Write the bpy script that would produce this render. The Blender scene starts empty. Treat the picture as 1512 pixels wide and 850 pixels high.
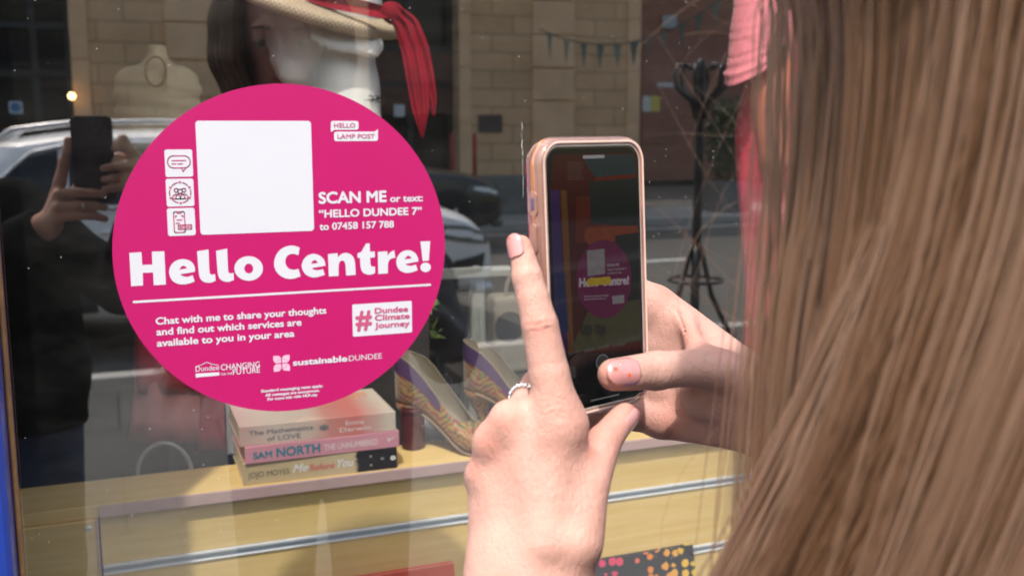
import bpy, bmesh, math, random
import numpy as np
from mathutils import Vector, Matrix

rad = math.radians
random.seed(7)
rng = np.random.default_rng(7)
S = bpy.context.scene
COL = S.collection

# ------------------------------------------------------------------ camera, sky, sun, exposure
CAM = Vector((0.0, -1.0, 1.45))          # the photographer's phone, one metre from the shop window (plane y = 0)
FPX, PCX, PCY = 1527.0, 756.0, 425.0
PITCH, YAW = rad(8.932), rad(21.407)
FWD = Vector((math.sin(YAW) * math.cos(PITCH), math.cos(YAW) * math.cos(PITCH), -math.sin(PITCH)))
RGT = Vector((math.cos(YAW), -math.sin(YAW), 0))
UPV = RGT.cross(FWD)
cam_d = bpy.data.cameras.new("camera")
cam = bpy.data.objects.new("camera", cam_d)
COL.objects.link(cam)
m = Matrix((RGT, UPV, -FWD)).transposed().to_4x4()
m.translation = CAM
cam.matrix_world = m
cam_d.sensor_width = 36.0
cam_d.sensor_fit = 'HORIZONTAL'
cam_d.lens = FPX / 1512.0 * 36.0
cam_d.clip_start = 0.01
cam_d.clip_end = 500
cam_d.dof.use_dof = True
cam_d.dof.focus_distance = 0.70
cam_d.dof.aperture_fstop = 11.5
S.camera = cam

SUN_AZ, SUN_EL = rad(-27), rad(60)       # high behind the photographer
TO_SUN = Vector((math.sin(SUN_AZ) * math.cos(SUN_EL), -math.cos(SUN_AZ) * math.cos(SUN_EL), math.sin(SUN_EL)))
W = bpy.data.worlds.new("World")
S.world = W
W.use_nodes = True
nt = W.node_tree
sky = nt.nodes.new('ShaderNodeTexSky')
sky.sky_type = 'NISHITA'
sky.sun_disc = False
sky.sun_elevation = SUN_EL
sky.sun_rotation = math.pi - SUN_AZ
sky.dust_density = 4.0
sky.air_density = 1.8
sky.ozone_density = 0.6
bg = nt.nodes['Background']
bg.inputs['Strength'].default_value = 0.15
nt.links.new(sky.outputs[0], bg.inputs[0])
sl = bpy.data.lights.new("sun", 'SUN')
sl.energy = 2.0
sl.angle = rad(1.2)
sl.color = (1.0, 0.95, 0.88)
sun = bpy.data.objects.new("sun", sl)
COL.objects.link(sun)
sun.rotation_euler = TO_SUN.to_track_quat('Z', 'Y').to_euler()
sun.location = (2, -4, 8)
vs = S.view_settings
vs.view_transform = 'Standard'
vs.look = 'None'
vs.gamma = 1
vs.use_curve_mapping = False
vs.exposure = 1.24
cy = S.cycles
cy.use_denoising = True
cy.max_bounces = 10
cy.transparent_max_bounces = 16
cy.caustics_reflective = False
cy.caustics_refractive = False
cy.sample_clamp_indirect = 4.0

# ------------------------------------------------------------------ helpers: pixels to points
def ray(px, py):
    return FWD + RGT * ((px - PCX) / FPX) - UPV * ((py - PCY) / FPX)
def at(px, py, D):                       # point on the plane D metres ahead along the window's normal
    d = ray(px, py)
    return CAM + d * (D / d.y)
def atz(px, py, z):                      # point at depth z along the optical axis
    return CAM + ray(px, py) * z
def mir(px, py, D):                      # a thing seen reflected in the window at D metres: its real place in the street
    p = at(px, py, D)
    return Vector((p.x, -p.y, p.z))
def proj(p):
    v = Vector(p) - CAM
    z = v.dot(FWD)
    return PCX + FPX * v.dot(RGT) / z, PCY - FPX * v.dot(UPV) / z, z

# ------------------------------------------------------------------ helpers: objects
def link(o, parent=None):
    COL.objects.link(o)
    if parent is not None:
        o.parent = parent
        o.matrix_parent_inverse = Matrix.Identity(4)
    return o
def tag(o, label=None, cat=None, group=None, kind=None):
    if label: o['label'] = label
    if cat: o['category'] = cat
    if group: o['group'] = group
    if kind: o['kind'] = kind
    return o
def thing(name, label, cat, loc=(0, 0, 0), group=None):
    o = bpy.data.objects.new(name, None)
    o.empty_display_size = 0.05
    o.location = loc
    link(o)
    return tag(o, label, cat, group)
BASE = {}
def world_loc(o):
    v = Vector((0, 0, 0))
    while o is not None:
        v += Vector(o.location)
        o = o.parent
    return v

class MB:
    """collects geometry in world coordinates"""
    def __init__(s):
        s.v, s.f, s.mi = [], [], []
    def add(s, vs, fs, mi=0):
        n = len(s.v)
        s.v += [tuple(v) for v in vs]
        s.f += [tuple(i + n for i in f) for f in fs]
        s.mi += [mi] * len(fs)
        return s
    def box(s, c, size, M=None, mi=0):
        c = Vector(c)
        hx, hy, hz = [q / 2 for q in size]
        vs = [Vector((x * hx, y * hy, z * hz)) for x in (-1, 1) for y in (-1, 1) for z in (-1, 1)]
        if M is not None: vs = [M @ v for v in vs]
        return s.add([c + v for v in vs], [(0, 1, 3, 2), (4, 6, 7, 5), (0, 4, 5, 1), (2, 3, 7, 6), (0, 2, 6, 4), (1, 5, 7, 3)], mi)
    def box2(s, a, b, mi=0):
        a, b = Vector(a), Vector(b)
        return s.box((a + b) / 2, [abs(q) for q in (b - a)], None, mi)
    def rings(s, rings, closed=True, caps=True, mi=0):
        n = len(rings[0])
        vs = [v for r in rings for v in r]
        fs = []
        for i in range(len(rings) - 1):
            for j in range(n if closed else n - 1):
                k = (j + 1) % n
                fs.append((i * n + j, i * n + k, (i + 1) * n + k, (i + 1) * n + j))
        if caps and closed:
            fs.append(tuple(range(n - 1, -1, -1)))
            fs.append(tuple((len(rings) - 1) * n + j for j in range(n)))
        return s.add(vs, fs, mi)
    def tube(s, path, r, n=8, caps=True, mi=0, flat=None):
        path = [Vector(p) for p in path]
        rs = r if isinstance(r, (list, tuple)) else [r] * len(path)
        rings = []
        side = None
        for i, p in enumerate(path):
            t = (path[min(i + 1, len(path) - 1)] - path[max(i - 1, 0)]).normalized()
            if side is None:
                side = t.cross(Vector((0.13, 0.31, 0.94)))
                if side.length < 1e-3: side = t.cross(Vector((1, 0, 0)))
            side = (side - t * side.dot(t)).normalized()
            b = t.cross(side)
            rings.append([p + (side * math.cos(a) + b * math.sin(a)) * rs[i] for a in [2 * math.pi * k / n for k in range(n)]])
        return s.rings(rings, True, caps, mi)
    def lathe(s, prof, c=(0, 0, 0), n=24, M=None, mi=0, caps=True):
        c = Vector(c)
        M = M or Matrix.Identity(3)
        rings = [[c + M @ Vector((r * math.cos(2 * math.pi * k / n), r * math.sin(2 * math.pi * k / n), z)) for k in range(n)] for r, z in prof]
        return s.rings(rings, True, caps, mi)
    def prism(s, poly, off, mi=0):        # poly: list of points, extruded by the vector off
        n = len(poly)
        off = Vector(off)
        vs = [Vector(p) for p in poly] + [Vector(p) + off for p in poly]
        fs = [tuple(range(n)), tuple(range(2 * n - 1, n - 1, -1))]
        fs += [(i, i + n, (i + 1) % n + n, (i + 1) % n) for i in range(n)]
        return s.add(vs, fs, mi)
    def poly(s, pts, mi=0):
        return s.add(pts, [tuple(range(len(pts)))], mi)
    def grid(s, P, mi=0):                # P[i][j] points
        n = len(P[0])
        fs = [(i * n + j, i * n + j + 1, (i + 1) * n + j + 1, (i + 1) * n + j) for i in range(len(P) - 1) for j in range(n - 1)]
        return s.add([p for row in P for p in row], fs, mi)
    def ball(s, c, r, n=12, M=None, mi=0):
        r3 = r if isinstance(r, (list, tuple)) else (r, r, r)
        c = Vector(c)
        M = M or Matrix.Identity(3)
        rings = []
        for i in range(1, n):
            a = math.pi * i / n
            rings.append([c + M @ Vector((r3[0] * math.sin(a) * math.cos(2 * math.pi * k / (2 * n)), r3[1] * math.sin(a) * math.sin(2 * math.pi * k / (2 * n)), -r3[2] * math.cos(a))) for k in range(2 * n)])
        return s.rings(rings, True, True, mi)
    def build(s, name, mat, parent=None, smooth=False, bevel=0.0, subsurf=0, solid=0.0, seg=2, fix=True):
        me = bpy.data.meshes.new(name)
        off = world_loc(parent) if parent is not None else Vector((0, 0, 0))
        me.from_pydata([tuple(Vector(v) - off) for v in s.v], [], s.f)
        mats = mat if isinstance(mat, (list, tuple)) else [mat]
        for q in mats: me.materials.append(q)
        me.polygons.foreach_set('material_index', s.mi)
        if fix:
            bm = bmesh.new(); bm.from_mesh(me)
            bmesh.ops.recalc_face_normals(bm, faces=bm.faces)
            bm.to_mesh(me); bm.free()
        if smooth:
            me.polygons.foreach_set('use_smooth', [True] * len(me.polygons))
        me.update()
        o = bpy.data.objects.new(name, me)
        link(o, parent)
        if solid:
            q = o.modifiers.new('solid', 'SOLIDIFY'); q.thickness = solid; q.offset = 0
        if bevel:
            q = o.modifiers.new('bevel', 'BEVEL'); q.width = bevel; q.segments = seg; q.limit_method = 'ANGLE'; q.angle_limit = rad(40)
        if subsurf:
            q = o.modifiers.new('sub', 'SUBSURF'); q.levels = subsurf; q.render_levels = subsurf
        return o

# ------------------------------------------------------------------ helpers: materials
def srgb(r, g, b):
    return tuple(((c / 255) / 12.92 if c / 255 <= 0.04045 else ((c / 255 + 0.055) / 1.055) ** 2.4) for c in (r, g, b))
class NT:
    def __init__(s, name):
        s.m = bpy.data.materials.new(name)
        s.m.use_nodes = True
        s.t = s.m.node_tree
        s.b = s.t.nodes['Principled BSDF']
        s.out = s.t.nodes['Material Output']
    def n(s, typ, **kw):
        q = s.t.nodes.new(typ)
        for k, v in kw.items():
            if k in q.inputs: q.inputs[k].default_value = v
            else: setattr(q, k, v)
        return q
    def l(s, a, b): s.t.links.new(a, b)
    def coord(s, scale=(1, 1, 1), rot=(0, 0, 0), kind='Object'):
        tc = s.n('ShaderNodeTexCoord'); mp = s.n('ShaderNodeMapping')
        mp.inputs['Scale'].default_value = scale; mp.inputs['Rotation'].default_value = rot
        s.l(tc.outputs[kind], mp.inputs['Vector'])
        return mp.outputs[0]
    def ramp(s, fac, stops, mode='LINEAR'):
        r = s.n('ShaderNodeValToRGB')
        r.color_ramp.interpolation = mode
        e = r.color_ramp.elements
        while len(e) < len(stops): e.new(0.5)
        for q, (p, c) in zip(e, stops):
            q.position = p; q.color = (*c, 1) if len(c) == 3 else c
        s.l(fac, r.inputs['Fac'])
        return r.outputs['Color']
    def noise(s, vec, scale=10, detail=4, rough=0.55):
        q = s.n('ShaderNodeTexNoise'); q.inputs['Scale'].default_value = scale; q.inputs['Detail'].default_value = detail; q.inputs['Roughness'].default_value = rough
        s.l(vec, q.inputs['Vector'])
        return q.outputs['Fac']
    def bump(s, h, strength=0.3, dist=0.001):
        q = s.n('ShaderNodeBump'); q.inputs['Strength'].default_value = strength; q.inputs['Distance'].default_value = dist
        s.l(h, q.inputs['Height']); s.l(q.outputs[0], s.b.inputs['Normal'])
def mix(c, k): return tuple(min(1, q * k) for q in c)
def mat(name, col, rough=0.5, var=0.12, scale=30, bump=0.0, bdist=0.001, metal=0.0, coat=0.0, spec=0.5, sheen=0.0, emit=None, es=0.0, trans=0.0, kind='Object'):
    a = NT(name)
    v = a.coord(kind=kind)
    f = a.noise(v, scale, 5)
    a.l(a.ramp(f, [(0.25, mix(col, 1 - var)), (0.75, mix(col, 1 + var))]), a.b.inputs['Base Color'])
    a.b.inputs['Roughness'].default_value = rough
    a.b.inputs['Metallic'].default_value = metal
    a.b.inputs['Coat Weight'].default_value = coat
    a.b.inputs['Specular IOR Level'].default_value = spec
    a.b.inputs['Sheen Weight'].default_value = sheen
    a.b.inputs['Transmission Weight'].default_value = trans
    if emit:
        a.b.inputs['Emission Color'].default_value = (*emit, 1); a.b.inputs['Emission Strength'].default_value = es
    if bump: a.bump(a.noise(v, scale * 3, 6), bump, bdist)
    return a.m

# ------------------------------------------------------------------ helpers: lettering
_cap = {}
def text_geo(s, bold=0.0, shear=0.0, spacing=1.0):
    cu = bpy.data.curves.new('lettering', 'FONT')
    cu.body = s; cu.size = 1.0; cu.offset = bold; cu.shear = shear; cu.space_character = spacing
    cu.resolution_u = 4
    ob = bpy.data.objects.new('lettering', cu)
    COL.objects.link(ob)
    dg = bpy.context.evaluated_depsgraph_get(); dg.update()
    me = bpy.data.meshes.new_from_object(ob.evaluated_get(dg))
    vs = [v.co.copy() for v in me.vertices]
    fs = [tuple(p.vertices) for p in me.polygons]
    bpy.data.objects.remove(ob); bpy.data.curves.remove(cu); bpy.data.meshes.remove(me)
    return vs, fs
CAPH = None
def put_text(mb, s, O, U, V, w, h, bold=0.0, shear=0.0, spacing=1.0, mi=0):
    """letters s with their baseline from O along U over width w, capitals h tall along V; bold thickens every stroke"""
    global CAPH
    if CAPH is None:
        vs, _ = text_geo('H'); CAPH = max(v.y for v in vs)
    vs, fs = text_geo(s, 0.0, shear, spacing)
    x0 = min(v.x for v in vs) - bold; x1 = max(v.x for v in vs) + bold
    sx = w / (x1 - x0); sy = h / (CAPH + 2 * bold)
    N = U.cross(V).normalized()
    dirs = [(0, 0)] + ([(math.cos(2 * math.pi * k / 8), math.sin(2 * math.pi * k / 8)) for k in range(8)] if bold > 0 else [])
    for k, (dx, dy) in enumerate(dirs):
        for j, f in enumerate(fs):
            e = N * (1.1e-5 * k + 1.5e-6 * (j % 7))
            mb.add([O + U * ((vs[i].x + dx * bold - x0) * sx) + V * ((vs[i].y + dy * bold + bold) * sy) + e for i in f], [tuple(range(len(f)))], mi)
# ------------------------------------------------------------------ materials of the street and the shop
def slabs_mat():
    a = NT('paving slabs')
    v = a.coord()
    b = a.n('ShaderNodeTexBrick'); b.offset = 0.5
    b.inputs['Scale'].default_value = 1.0; b.inputs['Brick Width'].default_value = 0.9; b.inputs['Row Height'].default_value = 0.7
    b.inputs['Mortar Size'].default_value = 0.007
    b.inputs['Color1'].default_value = (0.078, 0.076, 0.073, 1); b.inputs['Color2'].default_value = (0.062, 0.061, 0.059, 1); b.inputs['Mortar'].default_value = (0.028, 0.027, 0.025, 1)
    a.l(v, b.inputs['Vector'])
    f = a.noise(v, 3, 8, 0.7)
    mx = a.n('ShaderNodeMix'); mx.data_type = 'RGBA'; mx.blend_type = 'MULTIPLY'; mx.inputs[0].default_value = 0.6
    a.l(b.outputs['Color'], mx.inputs[6]); a.l(a.ramp(f, [(0.3, (0.6, 0.6, 0.6)), (0.7, (1.1, 1.1, 1.1))]), mx.inputs[7])
    a.l(mx.outputs[2], a.b.inputs['Base Color']); a.b.inputs['Roughness'].default_value = 0.85
    return a.m
def stone_mat(name, c1, c2, mortar, bw, rh, ms, scale=1.0):
    a = NT(name)
    tc = a.n('ShaderNodeTexCoord'); sep = a.n('ShaderNodeSeparateXYZ'); cmb = a.n('ShaderNodeCombineXYZ'); ad = a.n('ShaderNodeMath')
    a.l(tc.outputs['Object'], sep.inputs[0]); a.l(sep.outputs['X'], ad.inputs[0]); a.l(sep.outputs['Y'], ad.inputs[1])
    a.l(ad.outputs[0], cmb.inputs['X']); a.l(sep.outputs['Z'], cmb.inputs['Y'])
    b = a.n('ShaderNodeTexBrick'); b.offset = 0.5
    b.inputs['Scale'].default_value = scale; b.inputs['Brick Width'].default_value = bw; b.inputs['Row Height'].default_value = rh; b.inputs['Mortar Size'].default_value = ms
    b.inputs['Color1'].default_value = (*c1, 1); b.inputs['Color2'].default_value = (*c2, 1); b.inputs['Mortar'].default_value = (*mortar, 1)
    a.l(cmb.outputs[0], b.inputs['Vector'])
    f = a.noise(tc.outputs['Object'], 1.6, 8, 0.7)
    mx = a.n('ShaderNodeMix'); mx.data_type = 'RGBA'; mx.blend_type = 'MULTIPLY'; mx.inputs[0].default_value = 0.55
    a.l(b.outputs['Color'], mx.inputs[6]); a.l(a.ramp(f, [(0.3, (0.68, 0.66, 0.62)), (0.7, (1.15, 1.12, 1.1))]), mx.inputs[7])
    a.l(mx.outputs[2], a.b.inputs['Base Color']); a.b.inputs['Roughness'].default_value = 0.9
    a.bump(b.outputs['Fac'], 0.4, -0.01)
    return a.m
M_slab = slabs_mat()
M_asph = mat('asphalt', (0.105, 0.097, 0.085), 0.85, 0.3, 40, 0.3, 0.004)
M_kerb = mat('kerb stone', (0.42, 0.40, 0.37), 0.8, 0.15, 6, 0.2, 0.003)
M_paint = mat('road paint', (0.75, 0.74, 0.70), 0.7, 0.12, 8)
M_stone = stone_mat('sandstone', (0.78, 0.50, 0.285), (0.70, 0.44, 0.245), (0.42, 0.29, 0.165), 0.74, 0.29, 0.012)
M_ashlar = mat('smooth sandstone', (0.82, 0.53, 0.31), 0.9, 0.12, 2.2, 0.15, 0.004)
M_plinth = mat('granite plinth', (0.20, 0.19, 0.18), 0.7, 0.2, 9)
M_brick = stone_mat('red brick', (0.42, 0.17, 0.11), (0.34, 0.13, 0.085), (0.36, 0.26, 0.2), 0.24, 0.09, 0.008)
M_dkglass = mat('dark glazing', (0.006, 0.007, 0.008), 0.12, 0.1, 2, spec=0.3)
M_dkframe = mat('dark painted frame', (0.02, 0.022, 0.025), 0.4, 0.1, 10)
M_tarmac2 = mat('far pavement', (0.32, 0.31, 0.29), 0.85, 0.2, 3)
M_shopwall = mat('dark shop interior paint', (0.030, 0.026, 0.024), 0.9, 0.2, 3)
M_shopfloor = mat('dark floorboards', (0.040, 0.030, 0.024), 0.6, 0.3, 6)
M_blue = mat('blue gloss paint', (0.016, 0.045, 0.30), 0.32, 0.14, 14, 0.12, 0.001, coat=0.25)
M_bead = mat('bare timber bead', (0.30, 0.15, 0.055), 0.6, 0.35, 50, 0.2)
M_render = mat('painted shop wall', (0.35, 0.34, 0.32), 0.8, 0.1, 4)

# ------------------------------------------------------------------ ground, road
def sheet(name, x0, x1, y0, y1, z, mt, th=0.3):
    o = MB().box2((x0, y0, z - th), (x1, y1, z)).build(name, mt)
    return tag(o, kind='structure')
sheet('ground', -250, 250, -250, 250, -0.15, M_asph, 0.1)
tag(MB().box2((-60, -5.3, -0.14), (60, 0.02, 0.0)).build('pavement', M_slab), kind='structure')
tag(MB().box2((-60, -5.45, -0.14), (60, -5.302, 0.004)).build('kerb', M_kerb, bevel=0.012), kind='structure')
tag(MB().box2((-60, -13.3, -0.145), (60, -5.452, -0.116)).build('road', M_asph), kind='structure')
far = MB().box2((-60, -15.4, -0.14), (60, -13.462, 0.0)).build('pavement', M_tarmac2); tag(far, kind='structure')
tag(MB().box2((-60, -13.46, -0.14), (60, -13.31, 0.006)).build('kerb', M_kerb, bevel=0.012), kind='structure')
rm = MB()
for k in range(-10, 11):
    rm.box2((k * 5 - 1.5, -9.62, -0.1155), (k * 5 + 1.5, -9.5, -0.112))
rm.box2((-60, -12.95, -0.1155), (60, -12.87, -0.112))
tag(rm.build('road_marking', M_paint), kind='structure')

# ------------------------------------------------------------------ the sandstone building across the street (seen in the window's reflection)
def X16(px): return at(px, 185, 16.0).x
def Z16(py): return CAM.z + (185 - py) / FPX * 16.0 / 0.998
sb = thing('sandstone_building', 'tan sandstone building with black glazed openings, mirrored in the shop window', 'building', (0, -15, 0))
xa, xb, xc, xd = X16(112), X16(546), X16(679), X16(942)
yf = -15.0
TOPZ = 5.6
q = MB()
q.box2((xa, yf - 0.7, 0.64), (xb, yf, TOPZ)).box2((xc, yf - 0.7, 0.64), (xd, yf, TOPZ))
q.box2((xb, yf - 0.7, 4.0), (xc, yf - 0.02, TOPZ)).box2((-14, yf - 0.7, 4.3), (xa, yf - 0.02, TOPZ)).box2((-14, yf - 0.7, 0.64), (-7.5, yf - 0.01, 4.3))
q.box2((xd - 0.7, yf - 8, 0.64), (xd - 0.003, yf - 0.705, TOPZ))
q.build('wall', M_stone, sb)
for xa_, xb_ in ((xa - 0.02, xb + 0.02), (xc - 0.02, xd + 0.02), (-14, -7.5)):
    MB().box2((xa_, yf - 0.7, 0), (xb_, yf + 0.05, 0.637)).build('plinth', M_plinth, sb, bevel=0.02)
for (p0, p1) in ((250, 332), (785, 846)):
    q = MB()
    zs = [0.64] + [Z16(y) for y in (250, 147, 96.5, 45.5, -6, -57, -108, -160, -205)] + [TOPZ]
    for z0, z1 in zip(zs[:-1], zs[1:]):
        q.box2((X16(p0), yf, z0 + 0.012), (X16(p1), yf + 0.055, z1 - 0.012))
    q.build('pilaster', M_ashlar, sb, bevel=0.008)
for (p0, p1) in ((112, 136), (524, 546), (679, 694), (925, 942)):
    q = MB()
    zs = list(np.arange(0.64, TOPZ, 0.86)) + [TOPZ]
    for z0, z1 in zip(zs[:-1], zs[1:]):
        q.box2((X16(p0) - 0.01, yf, z0 + 0.006), (X16(p1) + 0.01, yf + 0.03, z1 - 0.006))
    q.build('quoin', M_ashlar, sb, bevel=0.006)
MB().box2((-14, yf - 0.7, TOPZ), (xd + 0.1, yf + 0.35, TOPZ + 0.35)).build('cornice', M_ashlar, sb, bevel=0.05)
# left glazed opening
def glazing(x0, x1, z0, z1, zbars, xbars, parent):
    fr = MB()
    for z in zbars: fr.box2((x0, yf - 0.42, z - 0.045), (x1, yf - 0.33, z + 0.045))
    for x in xbars: fr.box2((x - 0.045, yf - 0.43, z0), (x + 0.045, yf - 0.34, z1))
    w = fr.build('window', M_dkframe, parent)
    MB().box2((x0, yf - 0.6, z0), (x1, yf - 0.45, z1)).build('pane', M_dkglass, w)
    return w
glazing(-7.5, xa, 0.0, 4.3, [0.1, Z16(116), Z16(53), 4.25], [-7.45, -4.6, -3.1, X16(56), xa - 0.04], sb)
glazing(xb, xc, 0.0, 4.0, [0.1, Z16(123), Z16(70), 3.95], [xb + 0.04, X16(563), X16(615), xc - 0.04], sb)
q = MB()
q.box2((X16(560), yf - 0.40, 1.62), (X16(676), yf - 0.335, Z16(72)))
q.build('reflection_panel', mat('rust brown painted reflection', (0.11, 0.045, 0.03), 0.6, 0.3, 3), sb)  # brownish reflection in the upper glazing, painted as a flat panel
q = MB().box2((X16(590), yf - 0.33, Z16(172)), (X16(606), yf - 0.32, Z16(154)))
q.build('notice', mat('white notice', (0.75, 0.76, 0.8), 0.6, 0.05), sb)
q = MB().box2((X16(706), yf + 0.0, Z16(196)), (X16(741), yf + 0.03, Z16(169)))
pq = q.build('plaque', mat('dark bronze plaque', (0.055, 0.035, 0.035), 0.4, 0.3, 12), sb, bevel=0.006)
# blue and white door notice + lit lamp by the entrance
c = mir(20, 158, 15.9)
n = thing('notice_sign', 'small square white notice with blue disc on the dark doorway', 'sign', (c.x, yf - 0.33, c.z))
MB().box((c.x, yf - 0.32, c.z), (0.17, 0.012, 0.17)).build('board', mat('pale notice board', (0.55, 0.65, 0.72), 0.5), n)
MB().lathe([(0.001, 0), (0.065, 0), (0.065, 0.004), (0.001, 0.004)], (c.x, yf - 0.3135, c.z), 24, Matrix.Rotation(rad(-90), 3, 'X')).build('disc', mat('blue disc', (0.02, 0.17, 0.42), 0.5), n)
c = mir(106, 142, 15.8)
wl = thing('wall_lamp', 'small lit warm wall lamp beside the dark entrance', 'lamp', (c.x, yf, c.z))
MB().ball(c, 0.050, 8).build('globe', mat('lamp glow', (0.9, 0.6, 0.3), 0.4, emit=(1.0, 0.62, 0.25), es=9), wl, smooth=True)
MB().tube([(c.x, c.y, c.z + 0.07), (c.x, c.y, c.z + 0.15), (c.x, yf - 0.32, c.z + 0.15)], 0.012, 6).build('bracket', M_dkframe, wl)

# ------------------------------------------------------------------ brick building on the right of the street
bb = thing('brick_building', 'red brick building behind parked bikes, set back beside the tan stone one', 'building', (8, -24, 0))
q = MB().box2((xd - 0.4, -26, 0), (22, -23.4, 9)); q.build('wall', M_brick, bb)
xs = [at(p, 185, 24.4).x for p in (948, 1090, 1128, 1300)]
sh = MB()
for k in range(34):
    z = 1.0 + k * 0.085
    sh.box2((xs[0], -23.4, z), (xs[1], -23.36, z + 0.07))
sh.build('roller_shutter', mat('brown shutter', (0.36, 0.15, 0.11), 0.5, 0.2, 2), bb)
for (p0, p1, y0, y1, col) in ((950, 962, 142, 165, (0.7, 0.7, 0.68)), (962, 975, 142, 165, (0.72, 0.6, 0.12)), (972, 995, 122, 129, (0.6, 0.62, 0.64)), (980, 1000, 22, 42, (0.42, 0.46, 0.5))):
    a0, a1 = mir(p0, y0, 24.3), mir(p1, y1, 24.3)
    MB().box2((a0.x, -23.36, a0.z), (a1.x, -23.33, a1.z)).build('sign', mat('shutter sign', col, 0.6), bb)
w = MB().box2((xs[2], -23.4, 0.9), (xs[3], -23.37, 3.6)).build('window', M_dkglass, bb)

# ------------------------------------------------------------------ bunting over the far pavement
c0, c1, c2 = mir(797, 44, 14.0), mir(935, 62, 14.0), mir(1072, -8, 14.0)
bt = thing('bunting', 'grey green triangle bunting strung across the stone front', 'bunting', tuple(c1))
pts = []
for i in range(33):
    t = i / 32
    pts.append(c0 * (2 * (t - .5) * (t - 1)) + c1 * (4 * t * (1 - t)) + c2 * (2 * t * (t - .5)))
MB().tube(pts, 0.010, 5).build('string', mat('bunting cord', (0.03, 0.04, 0.035), 0.8), bt)
M_flag = [mat('flag cloth ' + str(i), c, 0.8) for i, c in enumerate(((0.12, 0.16, 0.13), (0.20, 0.22, 0.17), (0.10, 0.13, 0.13)))]
for i in range(11):
    t = 0.04 + i * 0.088
    k = t * 32
    a = pts[int(k)].lerp(pts[min(32, int(k) + 1)], k % 1); b = pts[min(32, int(k + 1.7))]
    mid = (a + b) / 2 + Vector((0, 0.02 * (-1) ** i, -0.36))
    MB().prism([a, b, mid], (0, 0.004, 0)).build('flag', M_flag[i % 3], bt)

# ------------------------------------------------------------------ parked cars (seen in the reflection)
def lin(xs, ys, x): return float(np.interp(x, xs, ys))
ST = [(0.0, .50, .80, .85, .60, .48), (.08, .36, .95, 1.0, .78, .58), (.28, .28, 1.01, 1.22, .87, .62), (.62, .25, 1.03, 1.44, .90, .64), (1.1, .22, 1.02, 1.51, .91, .65),
      (1.9, .22, 1.0, 1.52, .91, .66), (2.4, .22, .99, 1.46, .91, .64), (2.85, .22, .98, 1.18, .90, .64), (3.1, .22, .97, 1.035, .90, .66), (3.5, .24, .93, .985, .89, .66),
      (3.85, .26, .84, .89, .83, .60), (4.02, .30, .72, .77, .72, .5), (4.10, .36, .60, .66, .60, .4)]
ST = np.array(ST)
def car_half(s, z):
    zb, zl, zr, w, wr = [lin(ST[:, 0], ST[:, i], s) for i in range(1, 6)]
    if z <= zl:
        t = (z - zb) / max(zl - zb, 1e-3)
        return w * (0.955 + 0.045 * math.sin(math.pi * min(1, max(0, t)) ** 0.8)) if t < 1 else w * 0.955
    t = min(1, (z - zl) / max(zr - zl, 1e-3))
    return w * 0.955 + (wr - w * 0.955) * t
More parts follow.
